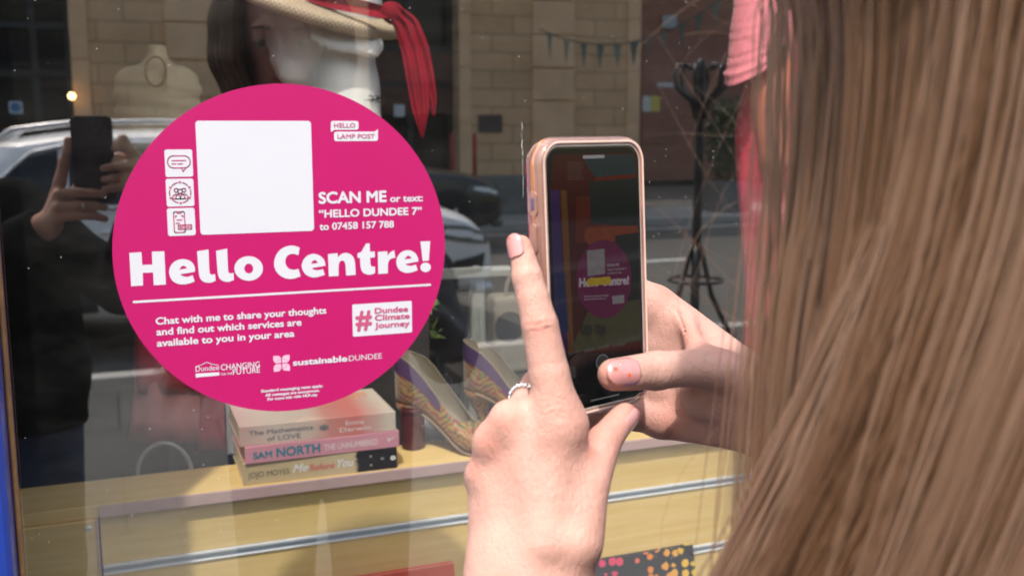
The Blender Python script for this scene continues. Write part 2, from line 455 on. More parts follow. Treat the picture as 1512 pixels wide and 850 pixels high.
def make_car(name, x0, yc, label, paint, dirx=1):
    """rear bumper at x0, nose towards +x"""
    t = thing(name, label, 'car', (x0, yc, 0))
    P = lambda s, y, z: Vector((x0 + s, yc + y, z - 0.11))
    ss = sorted(set(list(np.linspace(0, 4.10, 34)) + [0.04, 4.06]))
    rings = []
    for s in ss:
        zb, zl, zr, w, wr = [lin(ST[:, 0], ST[:, i], s) for i in range(1, 6)]
        half = [(0.0, zb), (w * .8, zb), (car_half(s, zb + .06), zb + .07)]
        for f in (0.3, 0.55, 0.8, 0.93): 
            z = zb + (zl - zb) * f; half.append((car_half(s, z), z))
        half.append((w * .955, zl))
        for f in (0.35, 0.7, 0.9): 
            z = zl + (zr - zl) * f; half.append((car_half(s, z), z))
        half += [(wr * .86, zr), (wr * .5, zr + .012), (0, zr + .016)]
        ring = [P(s, y, z) for y, z in half] + [P(s, -y, z) for y, z in half[-2:0:-1]]
        rings.append(ring)
    body = MB().rings(rings, True, True).build('body', paint, t, smooth=True, subsurf=1)
    def side_patch(poly, sgn, off, nm, mt, parent=t):
        bm_ = MB()
        pts = []
        for k in range(len(poly)):                 # subdivide edges so that the patch follows the body
            a, b = Vector(poly[k]), Vector(poly[(k + 1) % len(poly)])
            for i in range(6): pts.append(a.lerp(b, i / 6))
        cx_ = sum((p for p in pts), Vector((0, 0))) / len(pts)
        rows = [[P(c[0], sgn * (car_half(c[0], c[1]) + off), c[1]) for c in [cx_.lerp(p, f) for p in pts + [pts[0]]]] for f in (0.02, 0.35, 0.7, 1.0)]
        bm_.grid(rows)
        return bm_.build(nm, mt, parent, smooth=True)
    for sgn in (1, -1):
        side_patch([(0.50, 1.06), (1.02, 1.05), (1.02, 1.40), (0.85, 1.36)], sgn, .006, 'side_window', M_cglass)
        side_patch([(1.08, 1.05), (1.88, 1.035), (1.88, 1.42), (1.08, 1.405)], sgn, .006, 'side_window', M_cglass)
        side_patch([(1.94, 1.033), (2.70, 1.02), (2.34, 1.37), (1.94, 1.42)], sgn, .006, 'side_window', M_cglass)
        tr = MB()
        tr.tube([P(s, sgn * (car_half(s, z) + .008), z) for s, z in ((0.46, 1.045), (0.62, 1.04), (1.05, 1.03), (1.9, 1.02), (2.72, 1.005))], 0.014, 6)
        tr.tube([P(s, sgn * (car_half(s, z) + .008), z) for s, z in ((0.46, 1.05), (0.62, 1.16), (0.76, 1.30), (0.86, 1.385), (1.05, 1.425), (1.5, 1.44), (1.9, 1.44), (2.34, 1.39), (2.74, 1.01))], 0.013, 6)
        tr.build('window_trim', M_chrome, t, smooth=True)
        rl = MB().tube([P(s, sgn * .60, z) for s, z in ((0.62, 1.44), (0.75, 1.53), (1.1, 1.575), (1.7, 1.585), (2.2, 1.555), (2.4, 1.47))], 0.02, 8)
        rl.build('roof_rail', M_chrome, t, smooth=True)
        for s in (1.25, 2.05):
            MB().tube([P(s + d, sgn * (car_half(s, .86) + o), .87) for d, o in ((0, .0), (.03, .03), (.19, .03), (.22, .0))], 0.014, 6).build('door_handle', paint, t, smooth=True)
        for s in (1.04, 1.92, 2.78):
            lines = MB().tube([P(s, sgn * (car_half(s, z) + .0005), z) for z in np.linspace(.36, 1.0, 8)], 0.005, 4)
            lines.build('door_seam', M_dkframe, t)
        for s in (0.78, 3.30):
            arch = MB()
            cz = 0.34
            pr = []
            for k in range(17):
                a = math.pi * k / 16
                pr.append([P(s + r * math.cos(a), sgn * (max(car_half(s + r * math.cos(a), max(.25, cz + r * math.sin(a))), 0.80) + o), cz + r * math.sin(a)) for r, o in ((.30, .008), (.385, .010), (.42, .016), (.435, .002))])
            arch.grid(pr)
            arch.build('wheel_arch', M_darkplastic, t, smooth=True)
            wh = thing_part('wheel', t, P(s, sgn * .80, cz))
            Mx = Matrix.Rotation(rad(90), 3, 'X')
            MB().lathe([(.20, -.11), (.31, -.11), (.335, -.08), (.335, .08), (.31, .115), (.20, .115)], P(s, sgn * .80, cz), 36, Mx).build('tyre', M_rubber, wh, smooth=True, bevel=0.01)
            rim = MB().lathe([(.05, -.02), (.205, -.02), (.215, .118), (.20, .12), (.19, .07), (.05, .07)], P(s, sgn * .80, cz), 36, Mx)
            for k in range(5):
                a = 2 * math.pi * k / 5
                d = Vector((math.cos(a), 0, math.sin(a)))
                rim.box(P(s, sgn * .905, cz) + d * .11, (.20, .02, .05), Matrix.Rotation(-a, 3, 'Y'))
            rim.build('rim', M_chrome, wh)
        # headlight with its lens
        hl = side_patch([(3.50, .75), (3.74, .70), (4.02, .66), (4.0, .745), (3.80, .815), (3.55, .835)], sgn, .008, 'headlight', M_lampdark)
        side_patch([(3.60, .77), (3.74, .735), (3.88, .725), (3.86, .775), (3.76, .79), (3.63, .80)], sgn, .016, 'lens', M_lens, hl)
        side_patch([(3.84, .715), (3.96, .69), (3.97, .735), (3.88, .755)], sgn, .016, 'lens', M_lens, hl)
        side_patch([(3.62, .44), (3.95, .46), (3.98, .60), (3.70, .56)], sgn, .008, 'air_intake', M_darkplastic)
        side_patch([(0.02, .72), (0.34, .74), (0.34, .88), (0.04, .90)], sgn, .006, 'tail_light', M_tail)
    ws = MB().grid([[P(s, y * f, z + .012) for y in np.linspace(-.66, .66, 7)] for s, z, f in ((2.42, 1.45, .86), (2.62, 1.33, 1.0), (2.84, 1.185, 1.1), (2.98, 1.10, 1.15))]).build('windscreen', M_cglass, t, smooth=True)
    MB().box(P(4.09, 0, .55), (.05, .86, .26)).build('grille', M_darkplastic, t, bevel=.02)
    MB().tube([P(3.90, -.80, .33), P(4.05, -.62, .31), P(4.12, -.3, .30), P(4.12, .3, .30), P(4.05, .62, .31), P(3.90, .80, .33)], .045, 8).build('bumper', paint, t, smooth=True)
    return t
def thing_part(name, parent, loc):
    o = bpy.data.objects.new(name, None)
    o.empty_display_size = .05
    o.location = Vector(loc) - world_loc(parent)
    return link(o, parent)
M_silver = mat('pale silver car paint', (0.90, 0.90, 0.90), 0.3, 0.03, 3, coat=0.6)
M_black = mat('black car paint', (0.012, 0.013, 0.015), 0.25, 0.05, 3, coat=0.5)
M_cglass = mat('car glass', (0.006, 0.007, 0.008), 0.08, 0.05, 2)
M_chrome = mat('brushed bright trim', (0.75, 0.75, 0.76), 0.25, 0.03, 8, metal=0.7)
M_darkplastic = mat('black plastic', (0.012, 0.012, 0.013), 0.5, 0.1, 20)
M_rubber = mat('tyre rubber', (0.015, 0.015, 0.016), 0.8, 0.15, 20)
M_lampdark = mat('headlight housing', (0.10, 0.11, 0.12), 0.2, 0.2, 30)
M_lens = mat('headlight lens', (0.85, 0.87, 0.9), 0.15, 0.1, 40)
M_tail = mat('tail light red', (0.28, 0.01, 0.01), 0.2)
xn = at(745, 340, 7.3).x
make_car('parked_car', xn - 4.1, -7.15, 'pale silver SUV parked at the near kerb, mirrored left and right of the sticker', M_silver)
xk = at(755, 280, 12.2).x
make_car('parked_car', xk - 4.1, -12.1, 'black car parked farther away, nose showing over the silver bonnet', M_black)

# red posts, planter with shrub, bicycle on the far side
M_redp = mat('red painted post', (0.40, 0.03, 0.025), 0.45, 0.1, 20)
for (px, lab) in ((668, 'slim red post nearest the pink sticker, mirrored in the glass'), (701, 'slim red post farther from the sticker, mirrored in the glass')):
    c = mir(px, 240, 14.6)
    p = thing('post', lab, 'post', (c.x, c.y, 0), 'red street posts')
    MB().lathe([(.032, 0), (.032, 1.30), (.02, 1.34)], (c.x, c.y, 0), 12).build('shaft', M_redp, p, smooth=True)
    MB().lathe([(.07, 0), (.07, .02), (.04, .05)], (c.x, c.y, 0), 12).build('base', M_dkframe, p)
M_leaf = mat('shrub leaves', (0.05, 0.08, 0.03), 0.6, 0.4, 8)
c = mir(1072, 300, 15.2)
pl = thing('planter_shrub', 'dark leafy shrub in a square planter, mirrored beside the coat stand', 'shrub', (c.x, c.y, 0))
MB().box2((c.x - .3, c.y - .3, 0), (c.x + .3, c.y + .3, .5)).build('planter', M_plinth, pl, bevel=.02)
MB().tube([(c.x, c.y, .45), (c.x + .03, c.y, .9), (c.x, c.y + .03, 1.5)], [.03, .025, .012], 6).build('stem', M_bead, pl)
lv = MB()
for i in range(1400):
    d = Vector(rng.normal(size=3)); d.normalize()
    p = Vector((c.x, c.y, 1.25)) + Vector((d.x * .42, d.y * .42, d.z * .75)) * (rng.random() ** .4)
    a = Vector(rng.normal(size=3)).normalized() * .05; b = a.cross(Vector(rng.normal(size=3))).normalized() * .025
    lv.add([p - a, p + b, p + a, p - b], [(0, 1, 2, 3)])
lv.build('foliage', M_leaf, pl, fix=False)

# ------------------------------------------------------------------ the shop: frame, glass, room
sp = thing('shop_building', 'blue framed shop front with a large display window', 'shop', (1.0, 0, 0))
GX0, GX1, GZ0, GZ1 = -0.0875, 2.7, 0.32, 3.0
q = MB().box2((GX0 - .10, -.055, 0), (GX0 - .0045, .06, 3.06))
q.build('window_post', M_blue, sp, bevel=.012, seg=3)
MB().box2((GX1, -.055, 0), (GX1 + .1, .06, 3.06)).build('window_post', M_blue, sp, bevel=.012)
MB().box2((GX0 - .0045, -.055, GZ1), (GX1, .06, 3.06)).build('window_head', M_blue, sp, bevel=.01)
MB().box2((GX0 - .0045, -.09, GZ0 - .08), (GX1, .06, GZ0)).build('window_sill', M_blue, sp, bevel=.01)
MB().box2((GX0 - .0045, -.05, 0), (GX1, .05, GZ0 - .081)).build('stall_riser', M_blue, sp)
q = MB().box2((GX0 - .0043, -.022, GZ0), (GX0 - .0005, -.004, GZ1))
q.build('glazing_bead', M_bead, sp, bevel=.003)
MB().box2((-4, -.10, 3.06), (6, .3, 3.55)).build('fascia', M_blue, sp, bevel=.02)
MB().box2((-4, -.12, 3.55), (6, .3, 4.5)).box2((-4, -.02, 0), (GX0 - .102, .3, 3.06)).box2((GX1 + .102, -.02, 0), (6, .3, 3.06)).build('facade_wall', M_render, sp)
q = MB()
q.box2((-2.5, 5.0, 0), (5.5, 5.1, 3.1)).box2((-2.6, .31, 0), (-2.5, 5.0, 3.1)).box2((5.5, .31, 0), (5.6, 5.0, 3.1))
q.build('room_wall', M_shopwall, sp)
MB().box2((-2.6, .06, -.02), (5.6, 5.1, .012)).build('room_floor', M_shopfloor, sp)
MB().box2((-2.6, .31, 3.1), (5.6, 5.1, 3.2)).build('room_ceiling', M_shopwall, sp)
# the pane: outer face mirrors part of the street and is clear for the rest, with specks of dirt
def pane_mats():
    a = NT('window glass outer face')
    t = a.t
    tr = a.n('ShaderNodeBsdfTransparent'); tr.inputs[0].default_value = (0.97, 0.985, 0.975, 1)
    gl = a.n('ShaderNodeBsdfGlossy'); gl.inputs['Roughness'].default_value = 0.0; gl.inputs[0].default_value = (1, 1, 1, 1)
    ge = a.n('ShaderNodeNewGeometry'); dt = a.n('ShaderNodeVectorMath'); dt.operation = 'DOT_PRODUCT'
    a.l(ge.outputs['Incoming'], dt.inputs[0]); a.l(ge.outputs['Normal'], dt.inputs[1])
    ab = a.n('ShaderNodeMath'); ab.operation = 'ABSOLUTE'; a.l(dt.outputs['Value'], ab.inputs[0])
    om = a.n('ShaderNodeMath'); om.operation = 'SUBTRACT'; om.inputs[0].default_value = 1.0; a.l(ab.outputs[0], om.inputs[1])
    pw = a.n('ShaderNodeMath'); pw.operation = 'POWER'; pw.inputs[1].default_value = 5.0; a.l(om.outputs[0], pw.inputs[0])
    fr = a.n('ShaderNodeMath'); fr.operation = 'MULTIPLY_ADD'; fr.inputs[1].default_value = 1 - GLASS_R; fr.inputs[2].default_value = GLASS_R; a.l(pw.outputs[0], fr.inputs[0])
    mx = a.n('ShaderNodeMixShader')
    a.l(fr.outputs[0], mx.inputs[0]); a.l(tr.outputs[0], mx.inputs[1]); a.l(gl.outputs[0], mx.inputs[2])
    df = a.n('ShaderNodeBsdfDiffuse'); df.inputs[0].default_value = (0.75, 0.74, 0.72, 1)
    tc = a.n('ShaderNodeTexCoord')
    vo = a.n('ShaderNodeTexVoronoi'); vo.inputs['Scale'].default_value = 150
    a.l(tc.outputs['Object'], vo.inputs['Vector'])
    lt = a.n('ShaderNodeMath'); lt.operation = 'LESS_THAN'; lt.inputs[1].default_value = 0.085
    a.l(vo.outputs['Distance'], lt.inputs[0])
    nz = a.noise(tc.outputs['Object'], 4.5, 3, 0.6)
    sx = a.n('ShaderNodeSeparateXYZ'); a.l(vo.outputs['Color'], sx.inputs[0])
    sm = a.n('ShaderNodeMath'); sm.operation = 'ADD'; a.l(sx.outputs[0], sm.inputs[0]); a.l(nz, sm.inputs[1])
    gt = a.n('ShaderNodeMath'); gt.operation = 'GREATER_THAN'; gt.inputs[1].default_value = 1.36
    a.l(sm.outputs[0], gt.inputs[0])
    ml = a.n('ShaderNodeMath'); ml.operation = 'MULTIPLY'; a.l(lt.outputs[0], ml.inputs[0]); a.l(gt.outputs[0], ml.inputs[1])
    m3 = a.n('ShaderNodeMath'); m3.operation = 'MULTIPLY'; m3.inputs[1].default_value = 0.4; a.l(ml.outputs[0], m3.inputs[0])
    m4 = a.n('ShaderNodeMath'); m4.operation = 'ADD'; m4.inputs[1].default_value = 0.0; a.l(m3.outputs[0], m4.inputs[0])
    sv = a.coord((2.2, 2.2, 7.0), (0, .5, 0)); s1 = a.noise(sv, 3.0, 7, .68)
    s2 = a.n('ShaderNodeMapRange'); s2.inputs[1].default_value = .42; s2.inputs[2].default_value = .78; s2.inputs[3].default_value = .003; s2.inputs[4].default_value = .020; a.l(s1, s2.inputs[0]); a.l(s2.outputs[0], m4.inputs[1])
    mx2 = a.n('ShaderNodeMixShader'); a.l(m4.outputs[0], mx2.inputs[0]); a.l(mx.outputs[0], mx2.inputs[1]); a.l(df.outputs[0], mx2.inputs[2])
    a.l(mx2.outputs[0], a.out.inputs['Surface'])
    b = NT('window glass body')
    t2 = b.n('ShaderNodeBsdfTransparent'); b.l(t2.outputs[0], b.out.inputs['Surface'])
    return a.m, b.m
GLASS_R = 0.26
q = MB().box2((GX0 + .0005, 0, GZ0 + .0005), (GX1 - .0005, .006, GZ1 - .0005))
q.mi = [1] * 6
for i, f in enumerate(q.f):
    if all(abs(q.v[k][1]) < 1e-6 for k in f): q.mi[i] = 0
pane = q.build('window_pane', list(pane_mats()), sp)
# dried drips on the glass
dr = MB()
for (py0, py1, w_) in ((180, 194, .55), (196, 204, .3), (205, 221, .8), (221, 232, .55), (232, 248, .4), (247, 262, .3), (260, 279, .35), (276, 292, .3)):
    x_ = 770 + rng.normal() * .6
    pts = []
    for k in range(7):
        t = k / 6
        pts.append((at(x_ + rng.normal() * .3 + (py0 - 180) * .02, py0 + (py1 - py0) * t, 1.0), max(.12, w_ * math.sin(math.pi * (.1 + .8 * t)))))
    L = [p + Vector((-w * .0004, -.0004, 0)) for p, w in pts]; Rr = [p + Vector((w * .0004, -.0004, 0)) for p, w in pts]
    dr.poly(L + Rr[::-1])
dr.build('dried_drip', mat('dried drip', (0.6, 0.61, 0.62), 0.3), sp)
# ------------------------------------------------------------------ smooth bodies: distance fields turned into one mesh
def smin(a, b, k):
    h = np.clip(0.5 + 0.5 * (b - a) / k, 0, 1)
    return b + (a - b) * h - k * h * (1 - h)
class Field:
    def __init__(s, lo, hi, h):
        s.lo = np.array(lo, float); s.h = h
        n = np.ceil((np.array(hi, float) - s.lo) / h).astype(int) + 1
        s.n = n
        ax = [s.lo[i] + h * np.arange(n[i]) for i in range(3)]
        s.X, s.Y, s.Z = [q.astype(np.float32) for q in np.meshgrid(*ax, indexing='ij')]
    def cone(s, a, b, ra, rb, flat=None):
        """a limb from a to b with radii ra, rb; flat = (direction, factor < 1): thinner that way"""
        a = np.array(a, float); b = np.array(b, float); ba = b - a
        px, py, pz = s.X - a[0], s.Y - a[1], s.Z - a[2]
        L = float(ba @ ba) or 1e-9
        t = np.clip((px * ba[0] + py * ba[1] + pz * ba[2]) / L, 0, 1)
        qx, qy, qz = px - t * ba[0], py - t * ba[1], pz - t * ba[2]
        if flat is not None:
            d, f = np.array(flat[0], float), flat[1]
            d = d / np.linalg.norm(d)
            g = (qx * d[0] + qy * d[1] + qz * d[2]) * (1 / f - 1)
            qx, qy, qz = qx + g * d[0], qy + g * d[1], qz + g * d[2]
        return np.sqrt(qx * qx + qy * qy + qz * qz) - (ra + (rb - ra) * t)
    def ell(s, c, r, M=None):
        c = np.array(c, float); r = np.array(r, float)
        P = [s.X - c[0], s.Y - c[1], s.Z - c[2]]
        if M is not None:
            M = np.array(M)
            P = [M[0][i] * P[0] + M[1][i] * P[1] + M[2][i] * P[2] for i in range(3)]
        k0 = np.sqrt((P[0] / r[0]) ** 2 + (P[1] / r[1]) ** 2 + (P[2] / r[2]) ** 2)
        k1 = np.sqrt((P[0] / r[0] ** 2) ** 2 + (P[1] / r[1] ** 2) ** 2 + (P[2] / r[2] ** 2) ** 2) + 1e-9
        return k0 * (k0 - 1) / k1
    def chain(s, pts, rs, k=0.003, flat=None):
        d = None
        for i in range(len(pts) - 1):
            c = s.cone(pts[i], pts[i + 1], rs[i], rs[i + 1], flat)
            d = c if d is None else smin(d, c, k)
        return d
    def nets(s, D, smooth=1):
        D = D.astype(np.float32)
        neg = D < 0
        nx, ny, nz = D.shape
        cx, cy_, cz = nx - 1, ny - 1, nz - 1
        acc = np.zeros((cx, cy_, cz, 3), np.float32); cnt = np.zeros((cx, cy_, cz), np.float32)
        sl = lambda o, n: slice(o, o + n)
        C = {}
        for i in (0, 1):
            for j in (0, 1):
                for k in (0, 1):
                    C[i, j, k] = D[sl(i, cx), sl(j, cy_), sl(k, cz)]
        for ax in range(3):
            for u in (0, 1):
                for v in (0, 1):
                    p = [0, 0, 0]; q = [0, 0, 0]
                    o = [w for w in range(3) if w != ax]
                    p[o[0]] = q[o[0]] = u; p[o[1]] = q[o[1]] = v; q[ax] = 1
                    A, B = C[tuple(p)], C[tuple(q)]
                    mk = (A < 0) != (B < 0)
                    t = np.where(mk, A / np.where(mk, A - B, 1), 0)
                    for w in range(3):
                        acc[..., w] += np.where(mk, (t if w == ax else p[w]), 0)
                    cnt += mk
        act = cnt > 0
        idx = np.full(act.shape, -1, np.int64)
        ii = np.argwhere(act)
        idx[act] = np.arange(len(ii))
        V = acc[act] / cnt[act][:, None] + ii
        V = V * s.h + s.lo
        Q = []
        for ax in range(3):
            o = [w for w in range(3) if w != ax]
            sA = [slice(None)] * 3; sB = [slice(None)] * 3
            sA[ax] = slice(0, -1); sB[ax] = slice(1, None)
            for w in o: sA[w] = slice(1, -1); sB[w] = slice(1, -1)
            a, b = neg[tuple(sA)], neg[tuple(sB)]
            for flip in (False, True):
                e = np.argwhere((a & ~b) if not flip else (~a & b))
                if not len(e): continue
                e = e.copy()
                for w in o: e[:, w] += 1
                cs = []
                for du, dv in ((-1, -1), (0, -1), (0, 0), (-1, 0)):
                    c = e.copy(); c[:, o[0]] += du; c[:, o[1]] += dv
                    cs.append(idx[c[:, 0], c[:, 1], c[:, 2]])
                q = np.stack(cs, 1)
                if flip != (ax == 1): q = q[:, ::-1]
                Q.append(q)
        Q = np.concatenate(Q)
        for _ in range(smooth):
            sm = np.zeros_like(V); ct = np.zeros(len(V))
            for k in range(4):
                a, b = Q[:, k], Q[:, (k + 1) % 4]
                np.add.at(sm, a, V[b]); np.add.at(ct, a, 1)
                np.add.at(sm, b, V[a]); np.add.at(ct, b, 1)
            V = V * .5 + sm / np.maximum(ct, 1)[:, None] * .5
        return V, Q
def np_mesh(name, parts, mt, parent=None, attr=None):
    """parts: list of (V, Q) joined in ONE mesh; attr: dict name -> per-vertex values"""
    V = np.concatenate([p[0] for p in parts]); n = 0; Q = []
    for v, q in parts:
        Q.append(q + n); n += len(v)
    Q = np.concatenate(Q)
    off = world_loc(parent) if parent is not None else Vector((0, 0, 0))
    V = V - np.array(off)
    me = bpy.data.meshes.new(name)
    me.vertices.add(len(V)); me.vertices.foreach_set('co', V.astype(np.float32).ravel())
    me.loops.add(4 * len(Q)); me.loops.foreach_set('vertex_index', Q.astype(np.int32).ravel())
    me.polygons.add(len(Q)); me.polygons.foreach_set('loop_start', np.arange(0, 4 * len(Q), 4, dtype=np.int32))
    me.polygons.foreach_set('loop_total', np.full(len(Q), 4, np.int32))
    me.update(calc_edges=True); me.validate()
    me.polygons.foreach_set('use_smooth', np.ones(len(me.polygons), bool))
    for k, a in (attr or {}).items():
        at_ = me.attributes.new(k, 'FLOAT', 'POINT'); at_.data.foreach_set('value', np.asarray(a, np.float32))
    for q in (mt if isinstance(mt, (list, tuple)) else [mt]): me.materials.append(q)
    o = bpy.data.objects.new(name, me)
    return link(o, parent)

# ------------------------------------------------------------------ the display ledge and its slatted front
def wood_mat(name, c1, c2, rot=(0, 0, 0)):
    a = NT(name)
    v = a.coord((1.2, 14, 14), rot)
    f = a.noise(v, 5, 8, 0.65)
    v2 = a.coord((0.5, 90, 90), rot)
    f2 = a.noise(v2, 6, 3, 0.5)
    ad = a.n('ShaderNodeMath'); ad.operation = 'MULTIPLY_ADD'; ad.inputs[1].default_value = 0.35
    a.l(f2, ad.inputs[0]); a.l(f, ad.inputs[2])
    a.l(a.ramp(ad.outputs[0], [(0.45, c1), (0.85, c2)]), a.b.inputs['Base Color'])
    a.b.inputs['Roughness'].default_value = 0.42
    a.bump(f2, 0.08, 0.0005)
    return a.m
M_ash = wood_mat('pale laminate', (0.72, 0.485, 0.155), (0.82, 0.60, 0.26))
M_edge = mat('mauve edging tape', (0.50, 0.34, 0.32), 0.45, 0.08, 20)
M_alu = mat('aluminium channel', (0.72, 0.74, 0.77), 0.35, 0.06, 60)
M_aluin = mat('grey channel core', (0.44, 0.50, 0.55), 0.5, 0.08, 60)
YS = 0.27
SZ = CAM.z - 0.351 * 1.27
du = thing('display_unit', 'pale wood window ledge with mauve edging above a slatted front with metal rails', 'display unit', (0.9, YS, 0))
XJ = at(146, 760, 1.27).x
MB().box2((GX0 - .08, YS + .004, SZ - .016), (2.3, YS + .10, SZ)).build('ledge', M_ash, du, bevel=.0015)
MB().box2((XJ, YS, SZ - .0155), (2.3, YS + .004, SZ - .0005)).build('edging', M_edge, du, bevel=.001)
q = MB().box2((GX0 - .08, YS - .001, 0.02), (XJ - .004, YS + .09, SZ - .0165)); q.build('side_panel', M_ash, du, bevel=.001)
MB().box2((XJ - .0039, YS - .003, 0.02), (XJ - .0015, YS + .012, SZ - .016)).build('edging', M_edge, du)
zr = [CAM.z - .409 * 1.283]
zr.append(CAM.z - at(1040, 802, 1.283).z + CAM.z if False else at(1040, 802, 1.283).z)
stp = zr[0] - zr[1]
zr += [zr[1] - stp, zr[1] - 2 * stp, zr[1] - 3 * stp]
tops = [SZ - .0165] + [z - .0125 for z in zr]
bots = [z for z in zr] + [0.06]
for zt, zb in zip(tops, bots):
    if zt - zb > .02: MB().box2((XJ + .0005, YS + .012, zb + .0003), (2.3, YS + .027, zt - .0003)).build('slat_panel', M_ash, du, bevel=.001)
for z in zr:
    r = MB().box2((XJ + .001, YS + .017, z - .012), (2.3, YS + .0265, z - .0005)).build('rail_core', M_aluin, du)
    MB().box2((XJ + .001, YS + .0095, z - .0036), (2.3, YS + .0165, z - .0001)).box2((XJ + .001, YS + .0095, z - .0124), (2.3, YS + .0165, z - .0108)).build('rail', M_alu, du, bevel=.0006)
c = at(131, 779, 1.268)
sc = MB().lathe([(.0001, 0), (.0035, 0), (.0032, .0008), (.0001, .001)], c, 14, Matrix.Rotation(rad(90), 3, 'X')); sc.build('screw_cap', M_alu, du, smooth=True)

# ------------------------------------------------------------------ three paperbacks
M_page = mat('page block', (0.66, 0.58, 0.44), 0.9, 0.15, 200, kind='Generated')
def book(label, xl, xr, z0, z1, cov_mat, texts, yf_=YS + .006, depth=.128, tilt=0.0):
    t = thing('book', label, 'book', ((xl + xr) / 2, yf_, z0), 'paperbacks stacked on the ledge')
    c = .0012
    q = MB()
    q.box2((xl, yf_, z0), (xr, yf_ + c, z1)).box2((xl, yf_ + c, z0), (xr, yf_ + depth, z0 + c)).box2((xl, yf_ + c, z1 - c), (xr, yf_ + depth, z1))
    q.build('cover', cov_mat, t, bevel=.0006)
    MB().box2((xl + .0015, yf_ + c + .0002, z0 + c + .0002), (xr - .0015, yf_ + depth - .002, z1 - c - .0002)).build('pages', M_page, t)
    for (s, x0, x1, zb, hh, mt, b, sh) in texts:
        w = xr - xl; h = z1 - z0
        tm = MB()
        put_text(tm, s, Vector((xl + x0 * w, yf_ - .0003, z0 + zb * h)), Vector((1, 0, 0)), Vector((0, 0, 1)), (x1 - x0) * w, hh * h, b, sh)
        tm.build('title', mt, t)
    t.rotation_euler[2] = rad(tilt)
    return t
def blend_spine(name, stops, rough=0.4, scale=(1, 1, 1)):
    a = NT(name)
    v = a.coord(kind='Generated')
    sx = a.n('ShaderNodeSeparateXYZ'); a.l(v, sx.inputs[0])
    nz = a.noise(v, 7, 5, 0.6)
    ad = a.n('ShaderNodeMath'); ad.operation = 'MULTIPLY_ADD'; ad.inputs[1].default_value = 0.10
    a.l(nz, ad.inputs[0]); a.l(sx.outputs[0], ad.inputs[2])
    a.l(a.ramp(ad.outputs[0], stops), a.b.inputs['Base Color'])
    a.b.inputs['Roughness'].default_value = rough
    return a.m
ink = lambda n, c: mat(n, c, 0.5, 0.05)
K_teal, K_white, K_dark, K_pinkw, K_rose = ink('teal ink', (0.03, 0.22, 0.30)), ink('white ink', (0.8, 0.78, 0.75)), ink('dark ink', (0.08, 0.06, 0.05)), ink('pale pink ink', (0.80, 0.62, 0.62)), ink('rose ink', (0.75, 0.16, 0.14))
K_grey = ink('grey ink', (0.18, 0.20, 0.22))
px_x = lambda px, py: at(px, py, 1.276).x
H = [0.0, 0.0285, 0.0505, 0.0765]
b1 = book('cream and black paperback at the bottom of the stack', px_x(359, 700), px_x(586, 680), SZ + .0003, SZ + H[1],
     blend_spine('cream spine ending black', [(0.0, (0.56, 0.43, 0.24)), (0.765, (0.60, 0.47, 0.28)), (0.785, (0.012, 0.011, 0.012)), (1.0, (0.012, 0.011, 0.012))]),
     [('JOJO MOYES', .03, .29, .33, .25, K_dark, .0, 0), ('Me', .31, .41, .35, .38, K_white, .02, .35), ('Before', .425, .58, .35, .30, K_rose, .01, 0), ('You', .60, .71, .35, .38, K_white, .02, .35),
      ('one', .815, .83, .66, .12, K_white, 0, 0), ('life', .89, .91, .48, .12, K_white, 0, 0), ('o', .955, .99, .40, .30, K_white, .06, 0), ('o', .815, .83, .25, .10, K_white, 0.03, 0)], tilt=-.6)
b2 = book('pink paperback with teal author name, middle of the stack', px_x(361, 670), px_x(589, 640), SZ + H[1] + .0004, SZ + H[2],
     mat('pink cover', (0.68, 0.30, 0.36), 0.4, 0.06, 12),
     [('SAM', .05, .17, .26, .40, K_teal, .03, 0), ('NORTH', .195, .475, .22, .56, K_teal, .035, 0), ('THE UNNUMBERED', .50, .855, .28, .38, K_pinkw, .03, 0), ('V', .92, .97, .38, .25, K_pinkw, .06, .4)], yf_=YS + .0045, tilt=.4)
b3 = book('cream, pink and red paperback lying on top of the stack', px_x(353, 640), px_x(584, 610), SZ + H[2] + .0004, SZ + H[3],
     blend_spine('watercolour spine', [(0.0, (0.60, 0.36, 0.32)), (0.28, (0.66, 0.54, 0.46)), (0.5, (0.64, 0.50, 0.42)), (0.62, (0.62, 0.26, 0.22)), (0.8, (0.66, 0.20, 0.17)), (0.93, (0.62, 0.42, 0.36)), (1.0, (0.66, 0.56, 0.46))]),
     [('The Mathematics', .06, .46, .52, .24, K_grey, .01, 0), ('of LOVE', .17, .38, .16, .24, K_grey, .01, 0), ('Emma', .67, .79, .55, .22, K_white, 0, 0), ('Darwin', .63, .83, .22, .22, K_white, 0, 0), ('*', .50, .56, .2, .5, K_grey, .03, 0)], yf_=YS + .0065, depth=.13, tilt=-.3)
yb = YS + .0065
tc_ = MB()
for i in range(7):
    x = b3.location.x + .035 + .008 * (i % 3); y = yb + .045 + .012 * (i // 3)
    tc_.lathe([(.0001, 0), (.003, .0001), (.003, .0003), (.0001, .0003)], (x + .03, y + .05, SZ + H[3] + .00005), 10)
tc_.build('cover_motif', ink('orange ink', (0.75, 0.25, 0.04)), b3)
